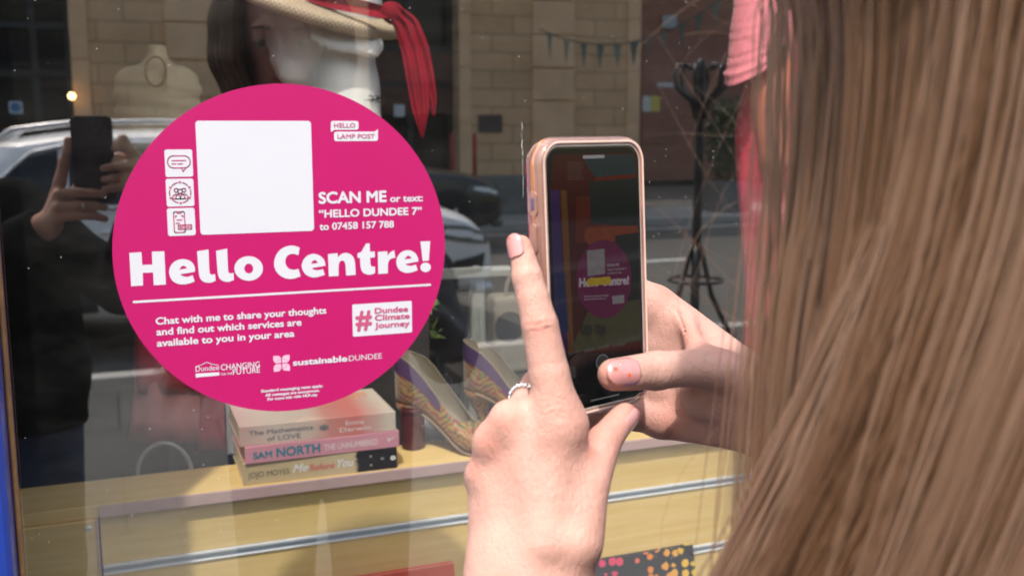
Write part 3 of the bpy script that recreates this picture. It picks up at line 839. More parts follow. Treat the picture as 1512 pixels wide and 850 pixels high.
# white card box left of the books, red tin behind the heel
x0, x1 = at(341, 640, 1.355).x, at(400, 640, 1.355).x
t = thing('card_box', 'plain white card box standing behind the left end of the books', 'box', (x0, YS + .088, SZ))
MB().box2((x0, YS + .075 + .068, SZ), (x1, YS + .098 + .06, SZ + .13)).build('carton', mat('white card', (0.62, 0.65, 0.72), 0.6, 0.05), t, bevel=.001)
MB().box2((x0 + .002, YS + .146, SZ + .1302), (x1 - .002, YS + .156, SZ + .137)).build('flap', mat('white card flap', (0.58, 0.60, 0.66), 0.6, 0.05), t)
c = at(607, 640, 1.362)
t = thing('tin', 'dark red round tin behind the books and the shoe heel', 'tin', (c.x, c.y, SZ))
MB().lathe([(.0150, 0), (.0165, .001), (.0165, .048), (.0150, .049)], (c.x, YS + .082, SZ + .0003), 24).build('canister', mat('dark red enamel', (0.075, 0.006, 0.005), 0.35, 0.1, 30), t, smooth=True, bevel=.0008)
MB().lathe([(.0001, .0495), (.0172, .0495), (.0172, .057), (.016, .058), (.0001, .058)], (c.x, YS + .082, SZ), 24).build('lid', mat('dark red lid', (0.065, 0.006, 0.006), 0.3, 0.1, 30), t, smooth=True, bevel=.0008)

# ------------------------------------------------------------------ high heels with a woven pattern
def brocade():
    a = NT('woven brocade')
    v = a.coord((1, 1, 1), kind='Object')
    vo = a.n('ShaderNodeTexVoronoi'); vo.inputs['Scale'].default_value = 48; a.l(v, vo.inputs['Vector'])
    dx = a.n('ShaderNodeSeparateXYZ'); a.l(v, dx.inputs[0])
    # chevrons: bands of |x| + z
    fx = a.n('ShaderNodeMath'); fx.operation = 'PINGPONG'; fx.inputs[1].default_value = 0.017; a.l(dx.outputs[0], fx.inputs[0])
    ad = a.n('ShaderNodeMath'); ad.operation = 'ADD'; a.l(fx.outputs[0], ad.inputs[0]); nd = a.n('ShaderNodeMath'); nd.operation = 'MULTIPLY_ADD'; nd.inputs[1].default_value = 0.024; a.l(a.noise(v, 55, 2), nd.inputs[0]); a.l(dx.outputs[2], nd.inputs[2]); a.l(nd.outputs[0], ad.inputs[1])
    w = a.n('ShaderNodeMath'); w.operation = 'PINGPONG'; w.inputs[1].default_value = 0.0042; a.l(ad.outputs[0], w.inputs[0])
    sc = a.n('ShaderNodeMath'); sc.operation = 'MULTIPLY'; sc.inputs[1].default_value = 1 / 0.0042; a.l(w.outputs[0], sc.inputs[0])
    nz = a.noise(v, 34, 2, 0.4)
    c1 = a.ramp(nz, [(0.0, (0.26, 0.06, 0.02)), (0.36, (0.30, 0.10, 0.024)), (0.42, (0.085, 0.13, 0.06)), (0.47, (0.28, 0.015, 0.06)), (0.53, (0.20, 0.13, 0.03)), (0.58, (0.32, 0.05, 0.03)), (0.63, (0.10, 0.14, 0.065))], 'CONSTANT')
    mx = a.n('ShaderNodeMix'); mx.data_type = 'RGBA'
    gt = a.n('ShaderNodeMath'); gt.operation = 'GREATER_THAN'; gt.inputs[1].default_value = 0.66; a.l(sc.outputs[0], gt.inputs[0])
    a.l(gt.outputs[0], mx.inputs[0]); a.l(c1, mx.inputs[6]); mx.inputs[7].default_value = (0.34, 0.23, 0.06, 1)
    a.l(mx.outputs[2], a.b.inputs['Base Color']); a.b.inputs['Roughness'].default_value = 0.5; a.b.inputs['Sheen Weight'].default_value = 0.3
    a.bump(a.noise(v, 900, 2), 0.25, 0.0004)
    return a.m
M_broc = brocade()
M_purple = mat('purple satin lining', (0.065, 0.028, 0.10), 0.5, 0.2, 60)
M_lin = mat('beige leather lining', (0.25, 0.21, 0.15), 0.4, 0.1, 40)
M_sole = mat('tan sole', (0.22, 0.13, 0.07), 0.5, 0.1, 30)
def make_shoe(O, dirx, k, label):
    t = thing('high_heel_shoe', label, 'shoe', O, 'brocade high heels')
    d = Vector((dirx[0], dirx[1], 0)).normalized(); n = Vector((-d.y, d.x, 0))
    Pt = lambda x, y, z: Vector(O) + d * ((x - .030) * (k if x > .03 else 1.15)) + n * y * 1.0 + Vector((0, 0, z * 1.06))
    xs = np.array([0, .006, .015, .03, .05, .07, .09, .11, .125, .135, .15, .165, .18, .195, .204, .209])
    zs = np.interp(xs, [0, .03, .05, .08, .105, .13, .15, .18, .209], [.056, .054, .049, .035, .018, .006, .003, .004, .010])
    hw = np.interp(xs, [0, .006, .015, .03, .05, .08, .11, .135, .155, .18, .197, .205, .209], [.004, .015, .022, .027, .0275, .026, .030, .035, .036, .030, .019, .010, .002])
    rim = np.interp(xs, [0, .02, .05, .08, .105, .12, .13, .14, .165, .19, .204, .209], [.070, .063, .051, .039, .033, .030, .032, .036, .030, .021, .012, .004])
    opn = np.interp(xs, [0, .10, .118, .128, .136], [1, 1, .85, .5, .0])
    def shell(off, top=1.0):
        rows = []
        for i in range(len(xs)):
            h = hw[i] - off; r_ = rim[i]
            half = [(0, off), (h * .62, off), (h * .90, off + .003), (h, .30 * r_), (h * .985, .62 * r_), (h * (.90 * opn[i] + .66 * (1 - opn[i])), r_ * (1.0 * opn[i] + .86 * (1 - opn[i])) * top), (h * (.86 * opn[i]), r_ * top - off * (1 - opn[i]))]
            prof = [(-y, z) for y, z in half[::-1]] + half[1:]
            rows.append([Pt(xs[i], y, zs[i] + z) for y, z in prof])
        return rows
    MB().grid(shell(0)).build('upper', M_broc, t, smooth=True, subsurf=2, fix=False)
    lining = MB().grid(shell(.0016)).build('lining', M_lin, t, smooth=True, subsurf=2, fix=False)
    rp = [Pt(xs[i], s * hw[i] * .865 * opn[i], zs[i] + rim[i]) for s, rng_ in ((1, range(9, -1, -1)), (-1, range(0, 10))) for i in rng_]
    MB().tube(rp, .0011 * k, 6).build('piping', M_lin, t, smooth=True)
    # satin band inside and over the heel cup
    rows = []
    for i in range(0, 7):
        rows.append([Pt(xs[i] - .0004, s * (hw[i] * (.90 + .085 * f) + .0007), zs[i] + rim[i] * (1.0 - .36 * f)) for s, f in ((1, 0), (1, .5), (1, 1))])
    MB().grid(rows).build('heel_band', M_purple, t, smooth=True, subsurf=1, fix=False)
    rows = []
    for i in range(0, 7):
        rows.append([Pt(xs[i] - .0004, s * (hw[i] * (.90 + .085 * f) + .0007), zs[i] + rim[i] * (1.0 - .36 * f)) for s, f in ((-1, 0), (-1, .5), (-1, 1))])
    MB().grid(rows).build('heel_band', M_purple, t, smooth=True, subsurf=1, fix=False)
    hr = []
    for z, x0, x1, w in ((.0555, .001, .050, .024), (.048, .002, .043, .021), (.037, .008, .034, .015), (.023, .016, .030, .0095), (.010, .022, .0305, .0065), (.0004, .0245, .033, .0055)):
        hr.append([Pt((x0 + x1) / 2 + (x1 - x0) / 2 * math.cos(a), w * math.sin(a), z) for a in [2 * math.pi * j / 16 for j in range(16)]])
    MB().rings(hr).build('heel', M_broc, t, smooth=True)
    MB().grid([[Pt(xs[i], hw[i] * f, zs[i] - .0012) for f in (-.93, -.5, 0, .5, .93)] for i in range(len(xs))]).build('sole', M_sole, t, smooth=True, solid=.0022)
    return t
def on_ledge(px, py):
    r_ = ray(px, py); return CAM + r_ * ((SZ - CAM.z) / r_.z)
hp = on_ledge(619, 654); bp = on_ledge(706, 664)
vdir = bp - hp
ksc = vdir.length / .118
hp.z = SZ + .0002
make_shoe(hp, (vdir.x, vdir.y), ksc, 'patterned gold and purple high heel nearer the books')
make_shoe(hp + Vector((.113, .030, 0)), (vdir.x, vdir.y * .9), ksc * 1.0, 'patterned gold and purple high heel half hidden by the index finger')

# ------------------------------------------------------------------ things hung on the slatted front
pts = [at(p, y, 1.245) for p, y in ((866, 823), (1016, 801))]
def bugs():
    a = NT('dark cover with small bright beetles')
    v = a.coord((1, 1, 1))
    vo = a.n('ShaderNodeTexVoronoi'); vo.inputs['Scale'].default_value = 70; vo.inputs['Randomness'].default_value = 0.5; a.l(v, vo.inputs['Vector'])
    nz = a.noise(v, 260, 2, 0.5)
    ad = a.n('ShaderNodeMath'); ad.operation = 'MULTIPLY_ADD'; ad.inputs[1].default_value = 0.35; a.l(nz, ad.inputs[0]); a.l(vo.outputs['Distance'], ad.inputs[2])
    lt = a.n('ShaderNodeMath'); lt.operation = 'LESS_THAN'; lt.inputs[1].default_value = 0.60; a.l(ad.outputs[0], lt.inputs[0])
    sx = a.n('ShaderNodeSeparateXYZ'); tc = a.n('ShaderNodeTexCoord'); a.l(tc.outputs['Generated'], sx.inputs[0])
    col = a.ramp(sx.outputs[0], [(0.0, (0.60, 0.03, 0.16)), (0.35, (0.62, 0.06, 0.10)), (0.55, (0.66, 0.20, 0.04)), (0.8, (0.68, 0.33, 0.05)), (1.0, (0.66, 0.48, 0.05))])
    mx = a.n('ShaderNodeMix'); mx.data_type = 'RGBA'; a.l(lt.outputs[0], mx.inputs[0]); mx.inputs[6].default_value = (0.018, 0.02, 0.028, 1); a.l(col, mx.inputs[7])
    a.l(mx.outputs[2], a.b.inputs['Base Color']); a.b.inputs['Roughness'].default_value = 0.55
    return a.m
t = thing('notebook', 'dark notebook covered in small pink, orange and yellow shapes below the hands', 'notebook', (pts[0].x, pts[0].y, pts[0].z - .14))
zt = (pts[0].z + pts[1].z) / 2
Rt = Matrix.Rotation(rad(-9), 3, 'X')
def hung(x0, x1, zt, y0, hgt, th, cover, pages, parent, tilt):
    c = Vector(((x0 + x1) / 2, y0, zt))
    Rm = Matrix.Rotation(rad(tilt), 3, 'X')
    w = x1 - x0
    MB().box(c + Rm @ Vector((0, -th / 2 + .001, -hgt / 2)), (w, .002, hgt), Rm).box(c + Rm @ Vector((0, th / 2 - .001, -hgt / 2)), (w, .002, hgt), Rm).build('cover', cover, parent, bevel=.0008)
    MB().box(c + Rm @ Vector((0, 0, -hgt / 2 - .001)), (w - .003, th - .0042, hgt - .003), Rm).build('pages', pages, parent)
hung(pts[0].x, pts[1].x, zt, .238, .15, .014, bugs(), mat('dark page edge', (0.05, 0.05, 0.06), 0.8), t, -14)
pts = [at(p, y, 1.25) for p, y in ((455, 858), (667, 829))]
t = thing('book', 'orange red book with cream page edge hung low on the slatted front', 'book', (pts[0].x, pts[0].y, pts[0].z - .2))
hung(pts[0].x, pts[1].x, (pts[0].z + pts[1].z) / 2, .246, .17, .013, mat('orange red cover', (0.60, 0.075, 0.035), 0.4, 0.15, 14), M_page, t, -8)

# ------------------------------------------------------------------ white bust, straw hat, red scarf
M_plaster = mat('white glazed plaster', (0.88, 0.88, 0.85), 0.38, 0.05, 14, 0.05, 0.002)
ZB = 1.56
J = lambda px, py, z: np.array(atz(px, py, z))
pxm = lambda r, z: r * z / FPX
fl = Field(np.minimum(J(370, 340, ZB - .2), J(640, -120, ZB + .2)) - .06, np.maximum(J(370, 340, ZB - .2), J(640, -120, ZB + .2)) + .06, .004)
d = fl.ell(J(478, 10, ZB + .02), (.088, .105, .115))
d = smin(d, fl.cone(J(440, 40, ZB - .02), J(436, 92, ZB - .015), pxm(41, ZB), pxm(28, ZB)), .03)
d = smin(d, fl.cone(J(424, 108, ZB - .03), J(436, 108, ZB), pxm(13, ZB), pxm(13, ZB)), .02)
d = smin(d, fl.cone(J(436, 100, ZB), J(478, 66, ZB + .01), pxm(20, ZB), pxm(26, ZB)), .025)
d = smin(d, fl.cone(J(505, 30, ZB + .02), J(508, 130, ZB + .01), pxm(42, ZB), pxm(46, ZB)), .02)
d = smin(d, fl.cone(J(508, 130, ZB + .01), J(512, 250, ZB + .01), pxm(46, ZB), pxm(66, ZB)), .03)
d = smin(d, fl.cone(J(470, 300, ZB + .01), J(560, 310, ZB + .01), pxm(60, ZB), pxm(60, ZB)), .05)
# nose and brow just under the brim (turned away)
d = smin(d, fl.cone(J(404, 30, ZB - .01), J(402, 62, ZB - .02), pxm(8, ZB), pxm(9, ZB)), .014)
d = smin(d, fl.cone(J(408, 86, ZB - .02), J(412, 87, ZB - .01), pxm(9, ZB), pxm(9, ZB)), .012)
for i, (x, y) in enumerate(((459, 50), (470, 57), (482, 62), (494, 65), (506, 67), (518, 69), (530, 71), (541, 74), (551, 75), (557, 66))):
    rr = fl.cone(J(x - 3, y - 13, ZB - .082 + .0045 * i), J(x + 3, y + 4, ZB - .084 + .0048 * i), pxm(8.5, ZB), pxm(7.5, ZB))
    d = np.minimum(d, rr) if i % 2 == 9 else smin(d, rr, .0012)
d = np.maximum(d, -(fl.Z - J(510, 320, ZB)[2]))
bu = thing('bust', 'white plaster head and neck wearing the straw hat behind the sticker', 'bust', tuple(J(510, 320, ZB)))
np_mesh('head', [fl.nets(d, 2)], M_plaster, bu)
bpos = J(510, 320, ZB)
MB().lathe([(.075, 0), (.078, .006), (.06, .02), (.055, .05), (.06, .06)], (bpos[0], bpos[1], bpos[2] - .055), 32).build('socle', M_plaster, bu, smooth=True)
pd = thing('pedestal', 'dark square display pedestal under the white bust', 'pedestal', (bpos[0], bpos[1], 0))
MB().box2((bpos[0] - .11, bpos[1] - .07, .012), (bpos[0] + .11, bpos[1] + .15, bpos[2] - .056)).build('column', M_shopwall, pd, bevel=.004)
MB().box2((bpos[0] - .12, bpos[1] - .08, .012), (bpos[0] + .12, bpos[1] + .16, .08)).build('base', M_dkframe, pd, bevel=.004)
nk = MB()
for k in range(0, 41):
    a = 2 * math.pi * k / 40
cN = J(511, 147, ZB + .01)
nk.tube([cN + np.array([.0525 * math.cos(2 * math.pi * k / 40), .0525 * math.sin(2 * math.pi * k / 40), .002 * math.sin(7 * k)]) for k in range(41)], .0013, 6)
for i in range(5):
    a = rad(-60 + i * 12)
    p = cN + np.array([.0535 * math.cos(a), .0535 * math.sin(a), 0])
    nk.tube([p + np.array([.004 * math.cos(b), 0, .005 * math.sin(b)]) for b in [2 * math.pi * j / 10 for j in range(11)]], .0007, 5)
tag(nk.build('necklace', mat('black cord', (0.02, 0.02, 0.02), 0.5), smooth=True), 'thin black cord choker round the white bust', 'necklace')

def straw():
    a = NT('woven straw')
    tc = a.n('ShaderNodeTexCoord')
    sx = a.n('ShaderNodeSeparateXYZ'); a.l(tc.outputs['UV'], sx.inputs[0])
    chk = a.n('ShaderNodeTexChecker'); chk.inputs['Scale'].default_value = 1.0
    mp = a.n('ShaderNodeMapping'); mp.inputs['Scale'].default_value = (260, 24, 1); a.l(tc.outputs['UV'], mp.inputs['Vector']); a.l(mp.outputs[0], chk.inputs['Vector'])
    nz = a.noise(mp.outputs[0], 1.0, 4, .7)
    ad = a.n('ShaderNodeMath'); ad.operation = 'MULTIPLY_ADD'; ad.inputs[1].default_value = .35; a.l(chk.outputs['Fac'], ad.inputs[0]); a.l(nz, ad.inputs[2])
    a.l(a.ramp(ad.outputs[0], [(0.3, (0.30, 0.20, 0.13)), (0.6, (0.52, 0.40, 0.27)), (0.9, (0.66, 0.54, 0.38))]), a.b.inputs['Base Color'])
    a.b.inputs['Roughness'].default_value = 0.7
    a.bump(ad.outputs[0], 0.5, 0.0012)
    return a.m
M_straw = straw()
hc = Vector(atz(459, -6, ZB + .005))
nrm = Vector((.225, -.30, .93)).normalized()
Mh = nrm.to_track_quat('Z', 'Y').to_matrix()
def lathe_uv(name, prof, c, M, mt, parent, n=96):
    mb = MB().lathe(prof, c, n, M, caps=False)
    o = mb.build(name, mt, parent, smooth=True, fix=False)
    uv = o.data.uv_layers.new(name='UVMap')
    cum = [0]
    for (r0, z0), (r1, z1) in zip(prof[:-1], prof[1:]): cum.append(cum[-1] + math.hypot(r1 - r0, z1 - z0))
    for p in o.data.polygons:
        i = p.index // n; j = p.index % n
        for li, (a, b) in zip(p.loop_indices, ((i, j), (i, j + 1), (i + 1, j + 1), (i + 1, j))):
            uv.data[li].uv = (b / n, cum[a] * 10)
    return o
ht = thing('straw_hat', 'wide brimmed woven straw hat tilted on the white bust', 'hat', hc)
prof = [(.082, .004)] + [(.082 + .060 * i / 8, .004 - .004 * (i / 8) ** 2) for i in range(1, 9)] + [(.1445, -.003), (.145, -.008), (.1435, -.017), (.139, -.018), (.138, -.006), (.120, -.003), (.083, -.001)]
lathe_uv('brim', prof, hc, Mh, M_straw, ht)
lathe_uv('crown', [(.0825, -.001), (.0815, .03), (.078, .075), (.070, .092), (.045, .097), (.0005, .098)], hc, Mh, M_straw, ht)
M_red = mat('crimson chiffon', (0.27, 0.004, 0.020), 0.8, 0.3, 25, 0.3, 0.001, spec=0.15)
sf = thing('scarf', 'crimson chiffon scarf tied round the straw hat, its end hanging down', 'scarf', hc)
rows = []
for i in range(7):
    f = i / 6
    rows.append([hc + Mh @ Vector(((.0835 + .008 * math.sin(math.pi * f) + .0012 * math.sin(9 * a + 5 * f)) * math.cos(a), (.0835 + .008 * math.sin(math.pi * f) + .0012 * math.sin(9 * a + 5 * f)) * math.sin(a), .004 + .036 * f + .003 * math.sin(3 * a))) for a in [2 * math.pi * k / 64 for k in range(65)]])
MB().grid(rows).build('band', M_red, sf, smooth=True, solid=.0012)
kn = atz(580, 20, ZB - .075)
MB().ball(kn, (.019, .014, .016), 10, Matrix.Rotation(.5, 3, 'Y')).build('knot', M_red, sf, smooth=True)
def ribbon(cl, ws, zz, ph, nf, amp, name):
    rows = []
    N = 34
    cl = np.array(cl, float); tt = np.linspace(0, 1, len(cl))
    for i in range(N):
        t = i / (N - 1)
        x, y = np.interp(t, tt, cl[:, 0]), np.interp(t, tt, cl[:, 1]); w = np.interp(t, tt, ws)
        i2 = min(1, t + .02); i1 = max(0, t - .02)
        tx, ty = np.interp(i2, tt, cl[:, 0]) - np.interp(i1, tt, cl[:, 0]), np.interp(i2, tt, cl[:, 1]) - np.interp(i1, tt, cl[:, 1])
        L = math.hypot(tx, ty) or 1; nx_, ny_ = -ty / L, tx / L
        row = []
        for k in range(17):
            u = k / 8 - 1
            row.append(atz(x + nx_ * u * w / 2, y + ny_ * u * w / 2, zz + amp * math.sin(nf * u * 3.0 + ph + 2.2 * t) + .006 * t))
        rows.append(row)
    MB().grid(rows).build(name, M_red, sf, smooth=True, solid=.0008, subsurf=1)
ribbon([(578, 14), (598, 38), (610, 75), (617, 120), (621, 160), (624, 204)], [20, 33, 34, 33, 26, 3], ZB - .083, 0, 2.6, .0035, 'tail')
ribbon([(582, 12), (606, 36), (622, 72), (631, 110), (638, 145), (641, 172)], [16, 26, 24, 20, 15, 3], ZB - .072, 1.3, 2.2, .003, 'tail')
ribbon([(450, -6), (490, 2), (530, 10), (562, 18), (582, 22)], [12, 22, 22, 20, 14], ZB - .088, .5, 1.0, .004, 'wrap')

# ------------------------------------------------------------------ cream top on a small dress form, behind
M_cream = mat('cream jersey', (0.62, 0.50, 0.32), 0.8, 0.1, 30, sheen=0.3)
M_form = mat('pale form plastic', (0.66, 0.54, 0.36), 0.5, 0.06, 20)
ZM = 2.0
lo, hi = J(150, 330, ZM), J(320, 40, ZM)
fl = Field(np.minimum(lo, hi) - .12, np.maximum(lo, hi) + .12, .005)
body = fl.cone(J(232, 72, ZM), J(232, 120, ZM), pxm(13, ZM), pxm(16, ZM))
sh = smin(fl.cone(J(200, 120, ZM), J(268, 120, ZM), pxm(20, ZM), pxm(20, ZM)), fl.cone(J(232, 150, ZM), J(232, 300, ZM), pxm(45, ZM), pxm(36, ZM), (FWD, .7)), .04)
body = smin(body, sh, .03)
body = np.maximum(body, (fl.Z - J(232, 67, ZM)[2]))
base_m = J(232, 300, ZM)
df = thing('dress_form', 'pale headless dress form in a draped cream top', 'dress form', (base_m[0], base_m[1], .012))
np_mesh('torso', [fl.nets(body, 1)], M_form, df)
g = smin(fl.cone(J(198, 124, ZM), J(266, 124, ZM), pxm(25, ZM), pxm(25, ZM)), fl.cone(J(232, 160, ZM - .01), J(232, 330, ZM), pxm(52, ZM), pxm(48, ZM), (FWD, .75)), .04)
g = smin(g, fl.cone(J(192, 128, ZM), J(182, 240, ZM), pxm(18, ZM), pxm(15, ZM)), .02)
g = smin(g, fl.cone(J(272, 128, ZM), J(288, 240, ZM), pxm(18, ZM), pxm(15, ZM)), .02)
g = g + .003 * np.sin(fl.Z * 190 + 30 * fl.X) * (fl.Z < J(232, 120, ZM)[2])
g = np.maximum(g, -fl.cone(J(230, 70, ZM - .08), J(231, 104, ZM - .06), pxm(22, ZM), pxm(17, ZM)))
np_mesh('draped_top', [fl.nets(g, 1)], M_cream, df)
nl = MB()
for rr, dp in ((15, 44),):
    nl.tube([J(230 + rr * math.sin(a), 84 + (dp) * (1 - math.cos(a)) * .5, ZM - .055 - .025 * (1 - math.cos(a)) * .5) for a in np.linspace(-math.pi, math.pi, 25)], .0022, 6)
nl.build('necklace', mat('brown beads', (0.16, 0.08, 0.04), 0.5, 0.3, 80), df, smooth=True)
MB().lathe([(.12, .0), (.12, .015), (.02, .03), (.014, .05), (.014, base_m[2] - .012)], (base_m[0], base_m[1], .012), 20).build('stand', M_dkframe, df, smooth=True)

# ------------------------------------------------------------------ floral dress on a stand (left, below the sticker), basket handle
def floral():
    a = NT('red floral cotton')
    v = a.coord()
    vo = a.n('ShaderNodeTexVoronoi'); vo.inputs['Scale'].default_value = 17; a.l(v, vo.inputs['Vector'])
    lt = a.n('ShaderNodeMath'); lt.operation = 'LESS_THAN'; lt.inputs[1].default_value = .27; a.l(vo.outputs['Distance'], lt.inputs[0])
    col = a.ramp(a.noise(v, 60, 2), [(.35, (0.10, 0.14, 0.20)), (.5, (0.45, 0.45, 0.45)), (.65, (0.20, 0.24, 0.20))])
    mx = a.n('ShaderNodeMix'); mx.data_type = 'RGBA'; a.l(lt.outputs[0], mx.inputs[0]); mx.inputs[6].default_value = (0.70, 0.02, 0.055, 1); a.l(col, mx.inputs[7])
    a.l(mx.outputs[2], a.b.inputs['Base Color']); a.b.inputs['Roughness'].default_value = .8
    return a.m
def drape(rows_px, z, amp, nf, depth=.5):
    """closed hanging cloth: rows of (px centre, py, half width px)"""
    rings = []
    for i, (cx_, y, w) in enumerate(rows_px):
        ring = []
        for k in range(48):
            a = 2 * math.pi * k / 48
            f = 1 + amp * (i / len(rows_px)) * math.sin(nf * a + i * .15)
            ring.append(atz(cx_ + w * f * math.cos(a), y, z + pxm(w, z) * depth * f * math.sin(a)))
        rings.append(ring)
    return rings
ZD = 1.72
fd = thing('floral_dress', 'red floral dress with a pink lower hem on a dark stand, low behind the glass', 'dress', (atz(265, 700, ZD).x, atz(265, 700, ZD).y, .012))
MB().rings(drape([(262, 330, 34), (262, 400, 46), (262, 470, 60), (262, 520, 64), (264, 560, 67), (266, 582, 66)], ZD, .06, 7), True, False).build('bodice', floral(), fd, smooth=True, solid=.002)
MB().rings(drape([(262, 480, 56), (262, 560, 62), (260, 620, 64), (258, 652, 66)], ZD, .08, 8), True, False).build('hem_skirt', mat('dusty pink cotton', (0.78, 0.24, 0.23), .8, .1, 30), fd, smooth=True, solid=.002)
MB().rings(drape([(310, 480, 20), (315, 560, 26), (318, 640, 28), (318, 665, 29)], ZD - .02, .08, 5), True, False).build('side_panel', mat('deep rose cotton', (0.6, 0.03, 0.08), .8, .1, 30), fd, smooth=True, solid=.002)
cD = atz(262, 340, ZD)
MB().lathe([(.14, 0), (.14, .015), (.015, .03), (.012, cD.z)], (cD.x, cD.y, .012), 16).build('stand', M_dkframe, fd, smooth=True)
ZK = 1.62
bk = thing('basket', 'wicker basket with a white hoop handle behind the ledge', 'basket', (atz(243, 760, ZK).x, atz(243, 760, ZK).y, .5))
MB().tube([atz(243 + 40 * math.cos(a), 700 - 46 * math.sin(a), ZK) for a in np.linspace(-.35, math.pi + .35, 25)], .0035, 8).build('handle', mat('white handle', (0.42, 0.42, 0.40), .5), bk, smooth=True)
cB = atz(243, 760, ZK)
MB().lathe([(.05, -.14), (.075, -.13), (.085, .03), (.083, .032), (.07, -.12), (.04, -.125)], cB, 28).build('bowl', mat('wicker', (0.25, 0.17, 0.09), .8, .3, 60, .4), bk, smooth=True)
st_ = thing('side_table', 'dark round side table under the wicker basket', 'table', (cB.x, cB.y + .05, .012))
MB().lathe([(.0001, cB.z - .16), (.19, cB.z - .16), (.19, cB.z - .142), (.0001, cB.z - .142)], (cB.x, cB.y + .05, 0), 32).build('tabletop', M_shopwall, st_)
MB().lathe([(.14, .012), (.14, .03), (.025, .05), (.025, cB.z - .16)], (cB.x, cB.y + .05, 0), 20).build('leg', M_dkframe, st_, smooth=True)

# ------------------------------------------------------------------ white easel, tote bag, sprig
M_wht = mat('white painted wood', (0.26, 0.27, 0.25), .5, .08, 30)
ZE = 1.78
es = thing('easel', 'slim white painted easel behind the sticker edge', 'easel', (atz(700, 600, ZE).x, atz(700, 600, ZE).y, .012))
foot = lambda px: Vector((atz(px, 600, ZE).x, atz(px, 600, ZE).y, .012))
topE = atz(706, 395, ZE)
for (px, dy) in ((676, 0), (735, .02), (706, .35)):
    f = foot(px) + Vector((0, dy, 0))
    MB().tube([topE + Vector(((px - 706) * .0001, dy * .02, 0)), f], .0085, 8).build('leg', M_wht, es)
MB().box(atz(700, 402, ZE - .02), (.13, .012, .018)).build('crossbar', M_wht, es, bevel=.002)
ZT = 2.05
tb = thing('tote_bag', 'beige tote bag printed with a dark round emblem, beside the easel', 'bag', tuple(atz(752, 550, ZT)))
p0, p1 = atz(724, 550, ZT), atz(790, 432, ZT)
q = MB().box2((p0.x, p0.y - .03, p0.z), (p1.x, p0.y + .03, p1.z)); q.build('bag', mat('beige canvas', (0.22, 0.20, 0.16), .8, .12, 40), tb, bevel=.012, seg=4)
c = atz(752, 482, ZT - .032)
MB().lathe([(.0001, 0), (.030, 0), (.030, .001), (.0001, .001)], (c.x, p0.y - .0305, c.z), 28, Matrix.Rotation(rad(90), 3, 'X')).build('emblem', mat('dark print', (0.03, 0.032, 0.035), .7), tb)
MB().tube([Vector((p0.x + .025 + .03 * (1 - math.cos(a)), p0.y - .02, p1.z + .05 * math.sin(a))) for a in np.linspace(0, math.pi, 13)], .004, 6).build('handle', mat('canvas strap', (0.20, 0.18, 0.14), .8), tb)
pl2 = thing('pedestal', 'low dark pedestal under the beige tote bag', 'pedestal', (p0.x, p0.y, .012))
MB().box2((p0.x - .06, p0.y - .10, .012), (p1.x + .06, p0.y + .12, p0.z - .001)).build('column', M_shopwall, pl2, bevel=.004)
MB().box2((p0.x - .07, p0.y - .11, .012), (p1.x + .07, p0.y + .13, .07)).build('base', M_dkframe, pl2, bevel=.004)
sp_ = thing('plant', 'small green leafy sprig in a dark pot by the sticker edge', 'plant', tuple(atz(625, 560, 1.6)))
c = atz(625, 560, 1.6)
lv = MB()
for i in range(60):
    p = c + Vector(((rng.random() - .5) * .05, (rng.random() - .5) * .05, .02 + rng.random() * .14))
    a = Vector(rng.normal(size=3)).normalized() * .011; b = a.cross(Vector(rng.normal(size=3))).normalized() * .005
    lv.add([p - a, p + b, p + a, p - b], [(0, 1, 2, 3)])
lv.build('foliage', mat('yellow green leaf', (0.10, 0.16, 0.03), .5, .4, 30), sp_, fix=False)
MB().lathe([(.03, -.62), (.045, .0), (.04, .0), (.03, -.05)], c, 20).build('pot', M_dkframe, sp_, smooth=True)

# ------------------------------------------------------------------ pink blouse over a red dress on a mannequin (right)
M_pink = mat('salmon pink crinkled cotton', (0.78, 0.22, 0.27), .75, .12, 60, .35, .001, sheen=.2)
M_dressred = mat('rose red cotton', (0.62, 0.055, 0.10), .75, .15, 14, .15, .002)
M_skinform = mat('salmon mannequin arm', (0.62, 0.20, 0.13), .5, .06, 20)
ZP = 1.42
mn = thing('mannequin', 'salmon coloured mannequin with one arm down under the pink sleeve', 'mannequin', (atz(1235, 600, ZP + .08).x, atz(1235, 600, ZP + .08).y, .012))
lo, hi = J(1080, 560, ZP), J(1420, -260, ZP)
fl = Field(np.minimum(lo, hi) - .12, np.maximum(lo, hi) + .14, .006)
d = fl.cone(J(1250, -190, ZP + .08), J(1250, -90, ZP + .08), pxm(36, ZP), pxm(40, ZP))
d = smin(d, fl.cone(J(1150, -90, ZP + .07), J(1350, -90, ZP + .08), pxm(36, ZP), pxm(36, ZP)), .04)
d = smin(d, fl.cone(J(1250, -40, ZP + .08), J(1250, 420, ZP + .08), pxm(88, ZP), pxm(85, ZP), (FWD, .7)), .05)
d = smin(d, fl.cone(J(1143, -80, ZP + .02), J(1141, 140, ZP), pxm(36, ZP), pxm(30, ZP)), .02)
d = smin(d, fl.cone(J(1141, 140, ZP), J(1146, 235, ZP - .01), pxm(30, ZP), pxm(24, ZP)), .02)
np_mesh('body', [fl.nets(d, 1)], M_skinform, mn)
cM = atz(1250, 420, ZP + .08)
MB().lathe([(.15, 0), (.15, .015), (.02, .03), (.015, cM.z)], (cM.x, cM.y, .012), 20).build('stand', M_dkframe, mn, smooth=True)
rows = []
prof = [(1244, -60, 120), (1242, 20, 126), (1238, 100, 132), (1234, 160, 143), (1231, 190, 147), (1231, 235, 145), (1232, 300, 142), (1236, 370, 139), (1240, 440, 139), (1240, 520, 141), (1240, 640, 146)]
